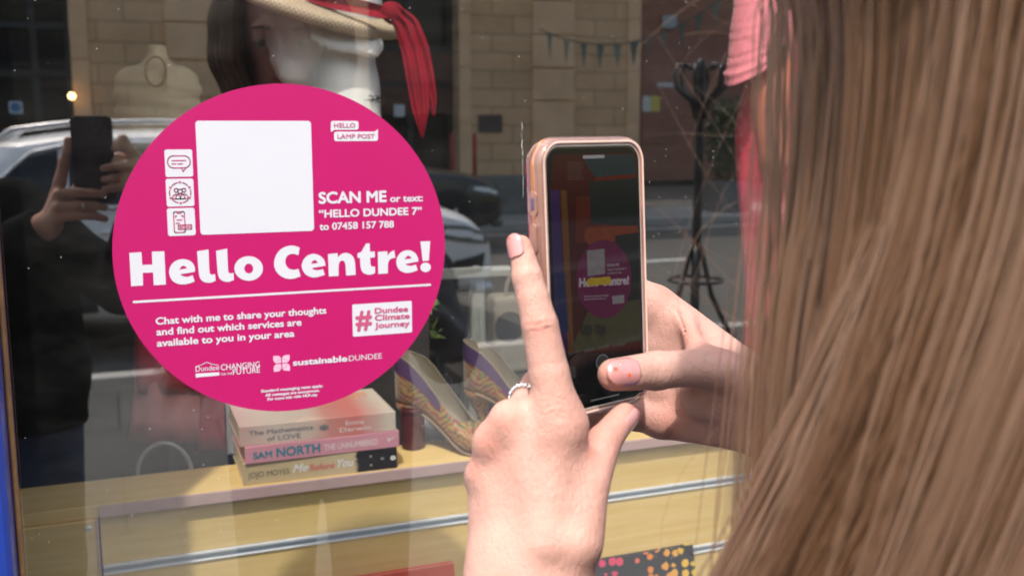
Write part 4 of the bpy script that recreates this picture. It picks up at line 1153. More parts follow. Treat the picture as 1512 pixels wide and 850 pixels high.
rows = drape(prof, ZP + .06, .035, 13, .62)
o = MB().rings(rows, True, False).build('dress', M_dressred, None, smooth=True, solid=.002, subsurf=1)
tag(o, 'rose red dress hanging beneath the pink sleeve at the edge of the hair', 'dress')
bl = thing('blouse', 'salmon pink crinkled blouse sleeve with a gathered hem, top right behind the hair', 'blouse', tuple(atz(1120, 0, ZP)))
rings = []
N = 64
ys = np.linspace(-90, 108, 66)
for i, y in enumerate(ys):
    t = (y + 90) / 198
    cx_ = 1139 - 20 * t; w = 44 + 4 * t
    w += 1.6 * math.sin(y * .95) * (.25 + .75 * (1 if y > 45 else .35)) * (0.6 + .4 * math.sin(i * 1.7)) + (2.5 if abs(y - 94) < 2 else 0)
    ring = []
    for k in range(N):
        a = 2 * math.pi * k / N
        ff = 1 + .018 * math.sin(9 * a + y * .11) + .012 * math.sin(23 * a + .4 * i)
        yy = y + (14 * math.cos(a) * -1 * t * .5) + (-22 * t * t * (math.cos(a) * .5 + .5)) + 16 * t * t * max(0, -math.sin(a + .6))
        ring.append(atz(cx_ + w * ff * math.cos(a), yy, ZP - .005 + pxm(w, ZP) * .9 * ff * math.sin(a)))
    rings.append(ring)
MB().rings(rings, True, False).build('sleeve', M_pink, bl, smooth=True, solid=.0012, fix=False)
hem = MB().tube([Vector(p) for p in rings[-2]] + [Vector(rings[-2][0])], .0018, 6); hem.build('hem', M_pink, bl, smooth=True)
MB().rings(drape([(1254, -130, 70), (1254, -95, 128), (1254, -40, 124), (1252, 20, 130), (1250, 90, 136)], ZP + .06, .03, 11, .66), True, False).build('blouse_body', M_pink, bl, smooth=True, solid=.002)

# ------------------------------------------------------------------ coat stand out on the pavement, mirrored in the window
DC = 5.4
M_iron = mat('black bentwood', (0.012, 0.013, 0.014), .35, .2, 30)
pc = mir(1030, 300, DC)
cs = thing('coat_stand', 'black bentwood coat stand with curled hooks, mirrored between phone and pink sleeve', 'coat stand', (pc.x, pc.y, 0))
zt_ = mir(1030, 88, DC).z
MB().tube([(pc.x, pc.y, .3), (pc.x, pc.y, zt_ - .02), (pc.x, pc.y, zt_)], [.028, .026, .022], 12).build('pole', M_iron, cs, smooth=True)
for k in range(6):
    a = k * math.pi / 3 + .25
    d = Vector((math.cos(a), math.sin(a), 0))
    pts = [Vector((pc.x, pc.y, zt_ - .22)) + d * r * 1.75 + Vector((0, 0, z * 1.75)) for r, z in ((.014, -.07), (.03, -.01), (.06, .010), (.085, .035), (.092, .075), (.078, .105), (.052, .108), (.038, .092))]
    MB().tube(pts, [.017, .017, .015, .015, .014, .013, .012, .010], 8).build('hook', M_iron, cs, smooth=True)
for k in range(4):
    a = k * math.pi / 2 + .5
    d = Vector((math.cos(a), math.sin(a), 0))
    pts = [Vector((pc.x, pc.y, .005)) + d * r * 1.1 + Vector((0, 0, z)) for r, z in ((.025, .72), (.05, .60), (.09, .42), (.17, .24), (.25, .09), (.28, .018))]
    MB().tube(pts, .017, 8).build('leg', M_iron, cs, smooth=True)
MB().tube([Vector((pc.x + .16 * math.cos(a), pc.y + .16 * math.sin(a), .52)) for a in np.linspace(0, 2 * math.pi, 33)], .012, 8).build('umbrella_ring', M_iron, cs, smooth=True)
# ------------------------------------------------------------------ the round sticker on the outside of the glass
M_mag = mat('magenta vinyl', (0.385, 0.0085, 0.108), 0.34, 0.035, 9, 0.06, 0.002, spec=0.45)
M_vw = mat('white vinyl print', (0.52, 0.525, 0.58), 0.4, 0.02, 6)
M_vr = mat('rose print', (0.42, 0.07, 0.16), 0.4, 0.03, 6)
M_vp = mat('pale pink print', (0.72, 0.36, 0.52), 0.4, 0.03, 6)
STX, STZ, STR = 0.1604, CAM.z - 0.1195, 0.1580
st = thing('window_sticker', 'round magenta sticker with white lettering stuck on the shop window', 'sticker', (STX, 0, STZ))
def arc(cx_, cz_, r, a0, a1, n): return [(cx_ + r * math.cos(a0 + (a1 - a0) * k / n), cz_ + r * math.sin(a0 + (a1 - a0) * k / n)) for k in range(n + 1)]
def rrect(x0, x1, z0, z1, r, n=6):
    p = []
    for cx_, cz_, a in ((x1 - r, z1 - r, 0), (x0 + r, z1 - r, 90), (x0 + r, z0 + r, 180), (x1 - r, z0 + r, 270)):
        p += arc(cx_, cz_, r, rad(a), rad(a + 90), n)
    return p
def flat(mb, poly, y, mi=0): mb.poly([Vector((x, y, z)) for x, z in poly], mi)
def G(px, py): p = at(px, py, 0.9990); return p.x, p.z
Y0, Y1, Y2 = -0.0009, -0.0012, -0.0015
mb = MB()
circ = arc(STX, STZ, STR, 0, 2 * math.pi * 127 / 128, 127)
mb.prism([Vector((x, -0.0002, z)) for x, z in circ], (0, -.0005, 0))
mb.build('backing_disc', M_mag, st)
def stext(s, l, r, cap, mt, y=Y0, bold=.03, name='lettering', parent=None, mb=None, spacing=1.0):
    (xl, zl), (xr, zr_) = G(*l), G(*r)
    own = mb is None
    mb = mb or MB()
    put_text(mb, s, Vector((xl, y, (zl + zr_) / 2)), Vector((1, 0, 0)), Vector((0, 0, 1)), xr - xl, cap / FPX * 1.0 * 1.03, bold, 0, spacing)
    if own: return mb.build(name, mt, parent or st)
# the scan panel stays blank
xq0, xq1 = (G(288, 179)[0] + G(296.5, 347)[0]) / 2, (G(459.5, 179)[0] + G(463.5, 340.5)[0]) / 2
zq1, zq0 = (G(288, 178)[1] + G(459, 179)[1]) / 2, (G(296.5, 347)[1] + G(463.5, 340.5)[1]) / 2
mb = MB(); flat(mb, rrect(xq0, xq1, zq0, zq1, .003), Y0); mb.build('blank_panel', M_vw, st)
from mathutils.geometry import tessellate_polygon
def ell2(cx_, cy__, rx, ry, n=28): return [(cx_ + rx * math.cos(2 * math.pi * k / n), cy__ + ry * math.sin(2 * math.pi * k / n)) for k in range(n)]
def smooth_loop(p, hard, it=2):
    for _ in range(it):
        q, hq = [], []
        n = len(p)
        for i in range(n):
            a_, b_ = p[i], p[(i + 1) % n]
            if i in hard: q.append(a_); hq.append(len(q) - 1)
            else: q.append((a_[0] * .75 + (a_[0] * .75 * 0) + .125 * (p[i - 1][0] + b_[0]), a_[1] * .75 + .125 * (p[i - 1][1] + b_[1])))
            q.append(((a_[0] + b_[0]) / 2, (a_[1] + b_[1]) / 2))
        p, hard = q, set(hq)
    return p
ZA, ZBb = (185, 345, 7.2), (395, 345, 6.048)
GLYPHS = [(ZA, [(42, 204), (172, 195), (180, 332), (287, 328), (283, 190), (415, 186), (432, 540), (303, 548), (295, 412), (186, 416), (190, 550), (62, 558)], None, None),
    (ZA, [(741, 405), (743, 365), (727, 318), (685, 282), (620, 265), (553, 277), (500, 312), (470, 360), (463, 410), (475, 465), (508, 510), (560, 535), (620, 541), (680, 531), (738, 507), (717, 440), (690, 452), (650, 460), (610, 452), (583, 432)], {0, 14, 15, 19}, [(574, 383), (590, 352), (615, 337), (640, 345), (657, 367)]),
    (ZA, [(763, 186), (885, 168), (894, 405), (901, 428), (920, 436), (955, 428), (960, 500), (925, 518), (875, 524), (825, 510), (793, 476), (780, 425)], {0, 1, 5, 6}, None),
    (ZA, [(965, 182), (1084, 158), (1092, 392), (1099, 416), (1120, 424), (1152, 416), (1156, 490), (1120, 508), (1075, 515), (1025, 500), (993, 465), (980, 415)], {0, 1, 5, 6}, None),
    (ZA, ell2(1312, 369, 152, 131), set(range(28)), ell2(1313, 370, 47, 52)),
    (ZBb, [(288, 124), (240, 106), (195, 105), (138, 122), (90, 163), (62, 220), (55, 280), (74, 337), (118, 382), (180, 406), (240, 402), (296, 380), (276, 312), (250, 322), (213, 322), (178, 305), (159, 270), (158, 228), (178, 192), (213, 178), (250, 181), (276, 193)], {0, 11, 12, 21}, None),
    (ZBb, [(518, 286), (514, 243), (482, 200), (420, 174), (363, 187), (323, 225), (303, 272), (309, 322), (339, 366), (390, 391), (440, 391), (513, 367), (495, 314), (460, 326), (420, 325), (393, 307)], {0, 11, 12, 15}, [(388, 270), (402, 242), (422, 233), (440, 242), (450, 261)]),
    (ZBb, [(540, 182), (625, 174), (629, 213), (648, 186), (690, 166), (742, 178), (775, 215), (785, 275), (787, 367), (702, 374), (697, 275), (688, 246), (664, 236), (641, 250), (634, 290), (636, 376), (548, 382)], {0, 1, 2, 8, 9, 15, 16}, None),
    (ZBb, [(880, 88), (912, 86), (915, 160), (958, 158), (960, 210), (917, 215), (919, 275), (929, 298), (960, 292), (962, 350), (935, 364), (893, 368), (850, 350), (830, 308), (826, 216), (805, 216), (803, 175), (838, 163)], {0, 1, 2, 3, 4, 5, 8, 9, 14, 15, 16, 17}, None),
    (ZBb, [(985, 162), (1070, 156), (1074, 197), (1093, 164), (1132, 148), (1143, 215), (1105, 219), (1080, 243), (1074, 290), (1076, 353), (990, 360)], {0, 1, 2, 4, 5, 9, 10}, None),
    (ZBb, [(1349, 247), (1343, 203), (1311, 160), (1255, 142), (1198, 157), (1160, 200), (1147, 250), (1158, 302), (1190, 337), (1240, 353), (1290, 346), (1341, 326), (1325, 274), (1290, 288), (1255, 286), (1229, 271)], {0, 11, 12, 15}, [(1225, 230), (1239, 203), (1258, 194), (1278, 204), (1288, 220)]),
    (ZBb, [(1366, 70), (1453, 66), (1441, 240), (1386, 244)], None, None), (ZBb, ell2(1412, 300, 47, 42), set(range(28)), None)]
mb = MB()
for (ox, oy, sc_), out, hard, hole in GLYPHS:
    loops = [out if hard is None else smooth_loop(out, hard)]
    if hole: loops.append(hole if len(hole) > 20 else smooth_loop(hole, {0, len(hole) - 1}))
    L3 = []
    for lp in loops: L3.append([Vector((*G(ox + x / sc_, oy + y / sc_), 0)) for x, y in lp])
    flatv = [Vector((v.x, Y0, v.y)) for lp in L3 for v in lp]
    mb.add(flatv, [tuple(t) for t in tessellate_polygon(L3)])
mb.build('heading', M_vw, st, fix=False)
(xl, zl), (xr, zr_) = G(196, 445), G(636.6, 421)
mb = MB(); flat(mb, rrect(xl, xr, (zl + zr_) / 2 - .0011, (zl + zr_) / 2 + .0011, .001, 3), Y0); mb.build('divider', M_vw, st)
mb = MB()
stext('Chat with me to share your thoughts', (230, 479.3), (482, 463), 10.2, M_vw, bold=.03, mb=mb)
stext('and find out which services are', (231, 494.8), (445.4, 481), 10.2, M_vw, bold=.03, mb=mb)
stext('available to you in your area', (231.7, 511), (435, 497.8), 10.2, M_vw, bold=.03, mb=mb)
mb.build('message', M_vw, st)
mb = MB()
stext('SCAN ME', (470.6, 300.4), (571, 299.2), 17, M_vw, bold=.034, mb=mb)
stext('or text:', (576, 298.2), (624.5, 297.6), 10.5, M_vw, bold=.028, mb=mb)
stext('\u201cHELLO DUNDEE 7\u201d', (471, 321), (623, 317.6), 11.4, M_vw, bold=.03, mb=mb)
stext('to 07458 157 788', (471.8, 339.4), (581.8, 336.6), 10.4, M_vw, bold=.028, mb=mb)
mb.build('instructions', M_vw, st)
def badge(p0, p1, tail, s, l, r, cap):
    (x0, z1), (x1, z0) = G(*p0), G(*p1)
    mb = MB(); flat(mb, rrect(x0, x1, z0, z1, .0022), Y0); flat(mb, [G(*q) for q in tail], Y0 - .0001)
    b = mb.build('speech_badge', M_vw, st)
    stext(s, l, r, cap, M_vr, Y1, .014, parent=b)
badge((488.5, 178.7), (529.6, 191.8), [(488.6, 186), (494, 191.5), (488.6, 195.6)], 'HELLO', (493, 188.6), (524.7, 188.3), 6.3)
badge((493.2, 194.6), (558.2, 208.2), [(552.5, 195), (558.1, 190.6), (558.1, 200)], 'LAMP POST', (498.2, 204.9), (553.5, 204.3), 6.3)
def tile(p0, p1):
    (x0, z1), (x1, z0) = G(*p0), G(*p1)
    mb = MB(); flat(mb, rrect(x0, x1, z0, z1, .002), Y0)
    return mb.build('icon_tile', M_vw, st), (x0 + x1) / 2, (z0 + z1) / 2, (x1 - x0) / 2
def stroke(mb, pts, w=.00045, y=Y1, closed=False):
    if closed: pts = pts + [pts[0]]
    for (xa_, za_), (xb_, zb_) in zip(pts[:-1], pts[1:]):
        d = math.hypot(xb_ - xa_, zb_ - za_) or 1e-9
        nx_, nz_ = -(zb_ - za_) / d * w, (xb_ - xa_) / d * w
        ex, ez = (xb_ - xa_) / d * w * .6, (zb_ - za_) / d * w * .6
        mb.poly([Vector((xa_ + nx_ - ex, y, za_ + nz_ - ez)), Vector((xb_ + nx_ + ex, y, zb_ + nz_ + ez)), Vector((xb_ - nx_ + ex, y, zb_ - nz_ + ez)), Vector((xa_ - nx_ - ex, y, za_ - nz_ - ez))])
t1, cx_, cz_, hh = tile((242.5, 221), (285.5, 260.8))
mb = MB()
stroke(mb, rrect(cx_ - .0098, cx_ + .0098, cz_ - .0042, cz_ + .0068, .005), closed=True)
stroke(mb, [(cx_ + .002, cz_ - .0042), (cx_ + .0032, cz_ - .0076), (cx_ + .006, cz_ - .0042)])
stroke(mb, [(cx_ - .0062, cz_ + .0025), (cx_ + .0062, cz_ + .0025)]); stroke(mb, [(cx_ - .0062, cz_ - .0005), (cx_ - .0028, cz_ - .0005)]); stroke(mb, [(cx_ - .001, cz_ - .0005), (cx_ + .0032, cz_ - .0005)])
mb.build('pictogram', M_vr, t1)
t2, cx_, cz_, hh = tile((244.3, 264.3), (287.3, 304.2))
mb = MB()
for k in range(6):
    a0 = rad(90 + k * 60)
    stroke(mb, arc(cx_, cz_, .0094, a0 + .22, a0 + .82, 5))
    hx, hz = cx_ + .0096 * math.cos(a0), cz_ + .0096 * math.sin(a0)
    mb.poly([Vector((hx, Y1, hz - .0014)), Vector((hx + .0014, Y1, hz + .0002)), Vector((hx + .0008, Y1, hz + .0011)), Vector((hx, Y1, hz + .0006)), Vector((hx - .0008, Y1, hz + .0011)), Vector((hx - .0014, Y1, hz + .0002))])
for dx, s in ((-.0034, .85), (.0034, .85), (0, 1.0)):
    stroke(mb, arc(cx_ + dx, cz_ + .0022 - (0 if dx else .001), .0020 * s, 0, 2 * math.pi, 12))
    stroke(mb, arc(cx_ + dx, cz_ - .0048, .0040 * s, rad(0), rad(180), 8) + [(cx_ + dx - .004 * s, cz_ - .0056), (cx_ + dx + .004 * s, cz_ - .0056)], closed=True)
mb.build('pictogram', M_vr, t2)
t3, cx_, cz_, hh = tile((246.2, 307.8), (289.2, 347.2))
mb = MB()
stroke(mb, rrect(cx_ - .0066, cx_ + .0030, cz_ - .0096, cz_ + .0096, .0016), closed=True)
stroke(mb, [(cx_ - .0038, cz_ + .0094), (cx_ - .003, cz_ + .0082), (cx_ - .0004, cz_ + .0082), (cx_ + .0004, cz_ + .0094)])
for q in (1, -1): stroke(mb, [(cx_ - .0018 + q * .0034, cz_ + .0045), (cx_ - .0018 + q * .0034, cz_ + .0058), (cx_ - .0018 + q * .0020, cz_ + .0058)])
stroke(mb, [(cx_ - .0040, cz_ + .002), (cx_ + .0006, cz_ + .002)]); stroke(mb, [(cx_ - .0050, cz_ - .001), (cx_ - .0016, cz_ - .001)])
stroke(mb, rrect(cx_ - .0030, cx_ + .0088, cz_ - .0068, cz_ - .0028, .0005, 2), closed=True)
put_text(mb, 'SCAN', Vector((cx_ - .0022, Y1, cz_ - .0060)), Vector((1, 0, 0)), Vector((0, 0, 1)), .0102, .0024, .03)
mb.build('pictogram', M_vr, t3)
(x0, z1), (x1, z0) = G(520, 449.5), G(608.6, 490.5)
mb = MB(); flat(mb, rrect(x0, x1, z0, z1, .0014), Y0); hc_ = mb.build('hashtag_card', M_vw, st)
mb = MB()
stext('#', (525, 485.5), (549.5, 484.5), 30, M_vr, Y1, .03, mb=mb)
stext('Dundee', (553.2, 462.6), (602.5, 459.8), 8.7, M_vr, Y1, .03, mb=mb); stext('Climate', (553.2, 472.9), (605, 470.2), 8.7, M_vr, Y1, .03, mb=mb); stext('Journey', (553.2, 484), (605, 481.5), 8.7, M_vr, Y1, .03, mb=mb)
mb.build('lettering', M_vr, hc_)
(x0, z1), (x1, z0) = G(403, 523.5), G(428.8, 548.6)
mb = MB()
cx_, cz_, h = (x0 + x1) / 2, (z0 + z1) / 2, (x1 - x0) / 2
for sx, sz in ((1, 1), (-1, 1), (-1, -1), (1, -1)):
    pp = [(0.06, 0.06)] + [(.06 + .9 * math.cos(a) * .62 + .30, .06 + .9 * math.sin(a) * .0) for a in []] + [(.55, .05), (.85, .18), (.97, .45), (.97, .97), (.45, .97), (.18, .85), (.05, .55)]
    flat(mb, [(cx_ + sx * h * u, cz_ + sz * h * v) for u, v in pp], Y0)
lf = mb.build('flower_emblem', M_vp, st)
mb = MB()
stroke(mb, arc(cx_, cz_, h * .62, 0, 2 * math.pi, 24), .0003, Y1); mb.build('ring_line', M_vw, lf)
mb = MB()
stext('sustainable', (432.5, 539.6), (513, 533.6), 9.4, M_vw, bold=.035, mb=mb); stext('DUNDEE', (515.2, 532.4), (564, 529.4), 8.1, M_vw, bold=.0, mb=mb)
mb.build('partner_lettering', M_vw, st)
mb = MB()
stext('Dundee', (289, 548.6), (323.6, 545.6), 7.6, M_vw, bold=.0, mb=mb); stext('CHANGING', (326.2, 546), (383.8, 542.2), 8.4, M_vw, bold=.01, mb=mb)
stext('FOR THE', (326.2, 553.6), (343, 552.6), 3.0, M_vw, bold=.02, mb=mb); stext('FUTURE', (344, 552.6), (383.8, 550), 8.0, M_vw, bold=.01, mb=mb)
flat(mb, [G(289, 551.2), G(324, 549.2), G(324, 554), G(289, 557)], Y0)
stroke(mb, [G(289, 541), G(297, 538.6), G(305, 534.6), G(314, 537.4), G(323, 539)], .0003, Y0)
mb.build('partner_lettering', M_vw, st)
mb = MB()
stext('Standard messaging rates apply.', (385.4, 578.9), (477.2, 571.6), 4.4, M_vw, bold=.04, mb=mb); stext('All messages are anonymous.', (391.7, 585), (472.4, 578.2), 4.4, M_vw, bold=.04, mb=mb); stext('For more info visit: HLP.city', (395, 590.8), (469, 584.8), 4.4, M_vw, bold=.04, mb=mb)
mb.build('small_print', M_vw, st)

# ------------------------------------------------------------------ the phone in the pink case
PC = CAM + Vector((.2281, .4625, -.0753))
PX, PZ, PN = Vector((.95081, .30976, .00346)), Vector((-.02125, .05407, .99831)), Vector((.30905, -.94928, .0580))
def PL(x, n, z): return PC + PX * x + PN * n + PZ * z
def scr(px, py, n=-.0011):
    r_ = ray(px, py); O = PL(0, n, 0)
    t = (O - CAM).dot(PN) / r_.dot(PN)
    q = CAM + r_ * t - O
    return q.dot(PX), q.dot(PZ)
ph = thing('smartphone', 'smartphone in a translucent rose pink case held up in both hands', 'smartphone', PC)
def outline(w, h, r, n=10): return rrect(-w / 2, w / 2, -h / 2, h / 2, r, n)
def ringband(sec, w, h, r):
    """sec: list of (outward offset, n); closed ring profile swept round the phone outline"""
    rings = []
    for o, n_ in sec:
        rings.append([PL(x, n_, z) for x, z in outline(w + 2 * o, h + 2 * o, r + o)])
    return rings
def case_mat():
    a = NT('rose pink clear plastic')
    v = a.coord()
    a.l(a.ramp(a.noise(v, 22, 3), [(.3, (0.82, 0.44, 0.36)), (.7, (0.88, 0.54, 0.46))]), a.b.inputs['Base Color'])
    a.b.inputs['Roughness'].default_value = .10; a.b.inputs['Transmission Weight'].default_value = .7; a.b.inputs['IOR'].default_value = 1.4
    a.b.inputs['Subsurface Weight'].default_value = .3; a.b.inputs['Subsurface Radius'].default_value = (.004, .002, .0015); a.b.inputs['Coat Weight'].default_value = 1.0; a.b.inputs['Coat Roughness'].default_value = .05
    return a.m
M_case = case_mat()
M_gold = mat('rose gold metal', (0.80, 0.36, 0.22), .18, .05, 40, metal=.9)
M_slate = mat('phone dark glass', (0.006, 0.006, 0.008), .06, .05, 20, coat=.5)
sec = [(-.0036, -.0008), (-.0030, -.0001), (-.0018, .0), (-.0008, -.0006), (.0, -.0022), (.0003, -.0055), (.0, -.0095), (-.0010, -.0118), (-.0035, -.0126), (-.0060, -.0126), (-.0060, -.0105), (-.0036, -.0100)]
cs_ = MB().rings(ringband(sec + [sec[0]], .072, .139, .0125), True, False).build('case', M_case, ph, smooth=True)
bk_ = MB().prism([PL(x, -.0112, z) for x, z in outline(.0600, .127, .007)], PN * -.0012).build('back_panel', M_case, ph, bevel=.0004)
secb = [(-.0042, -.0021), (-.0036, -.0024), (-.0037, -.0090), (-.0060, -.0100)]
MB().rings(ringband(secb, .072, .139, .0125), True, True).build('phone_body', M_gold, ph, smooth=True)
MB().rings(ringband([(.0001, -.0046), (.00062, -.0056), (.00062, -.0072), (.0001, -.0082)], .072, .139, .0125), True, False).build('case_band', M_gold, cs_, smooth=True)
MB().rings(ringband([(-.0027, .00006), (-.0022, .0003), (-.0016, .00012)], .072, .139, .0125), True, False).build('case_lip', mat('pale clear lip', (.86, .60, .52), .12, .05, 40, coat=.8), cs_, smooth=True)
# outer edge strip of warmer metallic pink and a slim bright bezel
MB().rings(ringband([(-.0042, -.0010), (-.00375, -.00075), (-.0034, -.0010)], .072, .139, .0125), True, False).build('bezel', mat('pale polished bezel', (.78, .70, .66), .15, .05, 40, metal=.6), ph, smooth=True)
def pill(zc, ln, wd, nm, n0=-.0058, out=.0011, parent=cs_, mt=M_case, x=-.0363):
    pts = []
    for (n_, z) in [(q[0], q[1]) for q in rrect(-wd / 2, wd / 2, -ln / 2, ln / 2, wd / 2 - .0001, 6)]:
        pts.append(PL(x + .0004, n0 + n_, zc + z))
    return MB().prism(pts, PX * -out).build(nm, mt, parent, bevel=.0004, smooth=False)
pill(.0385, .0125, .0062, 'switch_surround'); pill(.0385, .0065, .0022, 'mute_switch', out=.0014, mt=mat('violet switch', (.10, .08, .16), .4))
pill(.0215, .0150, .0050, 'volume_button', out=.0016); pill(.0040, .0150, .0050, 'volume_button', out=.0016)
pill(.0125, .0360, .0078, 'button_frame', out=.0006)
q = MB().prism([PL(.0359, -.0058 + n_, .020 + z) for n_, z in rrect(-.0022, .0022, -.013, .013, .002, 5)], PX * .0011); q.build('side_button', M_gold, cs_, bevel=.0004)
q = MB().prism([PL(.036, -.0058 + n_, z) for n_, z in rrect(-.003, .003, -.0005, .0005, .0004, 3)], PX * .0008)
# screen glass and the picture on it
MB().prism([PL(x, -.0019, z) for x, z in outline(.0644, .1314, .0085)], PN * .0005).build('front_glass', M_slate, ph)
def emi(name, col, es=1.0):
    a = NT('screen ' + name)
    v = a.coord()
    f = a.noise(v, 300, 3)
    a.l(a.ramp(f, [(.2, mix(col, .8)), (.8, mix(col, 1.2))]), a.b.inputs['Emission Color'])
    a.b.inputs['Base Color'].default_value = (.003, .003, .003, 1); a.b.inputs['Emission Strength'].default_value = es * SCREEN; a.b.inputs['Roughness'].default_value = .04; a.b.inputs['Specular IOR Level'].default_value = .2
    return a.m
SCREEN = 0.165
lay = [0]
dsp = MB().prism([PL(x, -.00140, z) for x, z in outline(.0618, .1288, .0075)], PN * .00005).build('display', emi('black', (.006, .007, .008)), ph)
XL, XR, ZB_, ZT_ = -.0306, .0306, -.0641, .0641
def sp2(nm, pts, col, es=1.0, mb=None, clip=True, lvl=None):
    lay[0] += 1
    n_ = -.00134 + .000006 * lay[0]
    own = mb is None; mb = mb or MB()
    q = [scr(*p) for p in pts]
    if clip: q = [(min(XR, max(XL, x)), min(ZT_ - .0004, max(ZB_ + .0004, z))) for x, z in q]
    mb.poly([PL(x, n_, z) for x, z in q])
    if own: return mb.build(nm, emi(nm, col, es), dsp, fix=False)
sp2('upper_picture', [(818, 228), (940, 226), (950, 283), (812, 282)], (.055, .004, .006))
sp2('teal_patch', [(866, 230), (936, 228), (946, 258), (880, 262), (864, 240)], (.015, .035, .045))
sp2('red_band', [(878, 262), (948, 256), (949, 270), (880, 274)], (.12, .008, .006))
lay[0] += 1
tmb = MB()
for k in range(8):
    q = [scr(838, 240 + 3.4 * k), scr(858 + (k * 7) % 5, 239.6 + 3.4 * k), scr(858 + (k * 7) % 5, 241 + 3.4 * k), scr(838, 241.4 + 3.4 * k)]
    tmb.poly([PL(x, -.00120, z) for x, z in q])
tmb.build('caption_lines', emi('caption', (.10, .05, .05)), dsp, fix=False)
sp2('viewfinder', [(812, 281), (951, 280), (958, 520), (822, 522)], (.045, .005, .006))
sp2('violet_stripe', [(813, 281), (826, 281), (838, 522), (822, 522)], (.035, .016, .085))
sp2('orange_stripe', [(828, 281), (837, 281), (848, 522), (839, 522)], (.12, .045, .012))
sp2('blue_stripe', [(822, 400), (834, 400), (840, 490), (826, 490)], (.012, .018, .075))
sp2('red_backdrop', [(852, 290), (950, 285), (953, 345), (850, 360)], (.085, .012, .008))
sp2('green_panel', [(870, 268), (950, 262), (953, 335), (905, 332), (873, 330)], (.012, .018, .018))
sp2('orange_band', [(866, 336), (952, 332), (953, 350), (870, 362), (862, 352)], (.17, .03, .008))
sp2('dark_panel', [(908, 348), (953, 342), (957, 440), (925, 446)], (.010, .012, .012))
sp2('shelf_picture', [(845, 512), (872, 452), (957, 440), (958, 500), (850, 521)], (.055, .050, .022))
sp2('disc_picture', [(892 + 41 * math.cos(a), 412 + 58 * math.sin(a)) for a in [2 * math.pi * k / 36 for k in range(36)]], (.105, .004, .045))
sp2('panel_picture', [(867, 370), (893, 367), (894, 404), (868, 408)], (.20, .17, .18))
sp2('card_picture', [(904, 437), (922, 435), (922, 447), (905, 449)], (.22, .19, .20))
def stx(s, l, r, cap, col, nm, bold=.04):
    lay[0] += 2
    (x0, z0), (x1, z1) = scr(*l), scr(*r)
    mb = MB(); L = math.hypot(x1 - x0, z1 - z0); ang = math.atan2(z1 - z0, x1 - x0)
    put_text(mb, s, PL(x0, -.00134 + .000006 * lay[0], z0), PX * math.cos(ang) + PZ * math.sin(ang), PZ * math.cos(ang) - PX * math.sin(ang), L, cap, bold)
    mb.build(nm, emi(nm, col), dsp, fix=False)
    lay[0] += 18
stx('Hello Centre!', (855, 424), (929, 420), .0046, (.40, .33, .36), 'heading_picture', .06)
stx('SCAN ME', (896, 394), (914, 393), .0016, (.30, .25, .27), 'small_picture')
stx('"HELLO DUNDEE 7"', (896, 400), (925, 398), .0012, (.25, .2, .22), 'small_picture'); stx('to 07458 157 788', (896, 405), (917, 404), .0011, (.25, .2, .22), 'small_picture')
stx('Chat with me to share your thoughts', (861, 439), (898, 437), .0011, (.25, .2, .22), 'small_picture'); stx('and find out which services are', (861, 443), (894, 441.5), .0011, (.25, .2, .22), 'small_picture')
sp2('yellow_pill', [(866 + 1, 411), (899, 408), (901, 412), (900, 419), (868, 422), (865, 418)], (.42, .27, .01))
sp2('mode_bar', [(824, 522), (958, 515), (959, 585), (830, 604)], (.010, .011, .012))
sp2('thumbnail', [(836, 542), (848, 540), (850, 557), (838, 560)], (.05, .055, .06))
for s, l, r in (('SLO-MO', (838, 524), (854, 521.5)), ('VIDEO', (861, 520), (876, 517)), ('PHOTO', (882, 516), (897, 513)), ('PORTRAIT', (903, 513), (922, 509))):
    stx(s, l, r, .0016, (.12, .12, .12), 'mode_label', .0)
for rr, cl in ((12.5, (.30, .30, .31)), (11.0, (.006, .006, .006)), (9.8, (.06, .06, .065))):
    sp2('shutter_button', [(888 + rr * .80 * math.cos(a), 535 + rr * math.sin(a)) for a in [2 * math.pi * k / 24 for k in range(24)]], cl)
sp2('home_indicator', [(870, 590.4), (912, 580.6), (912, 582), (870, 591.8)], (.35, .35, .33))
for x_, rr in ((866, 8.5), (886, 8.5)):
    sp2('round_icon', [(x_ + rr * .8 * math.cos(a), 487 + rr * math.sin(a)) for a in [2 * math.pi * k / 16 for k in range(16)]], (.022, .020, .016))
mb = MB().prism([PL(x, -.00100, .0600 + z) for x, z in rrect(-.0075, .0075, -.0008, .0008, .0007, 4)], PN * .00006); mb.build('speaker_slot', mat('speaker mesh', (.12, .12, .13), .4), ph)
# rear camera on the far side
MB().prism([PL(x, -.0126, z) for x, z in rrect(-.030, -.014, .040, .062, .004, 5)], PN * -.0012).build('camera_bump', M_slate, ph, bevel=.0003)

# ------------------------------------------------------------------ the photographer's phone (its lens is where the picture is taken; mirrored upper left)
p2 = thing('smartphone', 'dark smartphone raised by the photographer, mirrored in the glass left of the sticker', 'smartphone', (-.0175, -1.012, CAM.z - .060))
pc2 = Vector((-.0175, -1.012, CAM.z - .060))
M_dkphone = mat('dark phone case', (.02, .02, .022), .3, .1, 20)
M_phback = mat('graphite phone back', (.035, .035, .038), .25, .1, 20)
MB().prism([pc2 + Vector((x, .0055, z)) for x, z in rrect(-.035, .035, -.077, .077, .010, 6)], (0, -.011, 0)).build('case', M_dkphone, p2, bevel=.0015)
MB().prism([pc2 + Vector((x, .0060, z)) for x, z in rrect(-.031, .031, -.073, .073, .008, 6)], (0, -.0003, 0)).build('back_glass', M_phback, p2)
MB().prism([pc2 + Vector((x, -.0058, z)) for x, z in rrect(-.032, .032, -.074, .074, .008, 6)], (0, -.0004, 0)).build('screen', M_slate, p2)
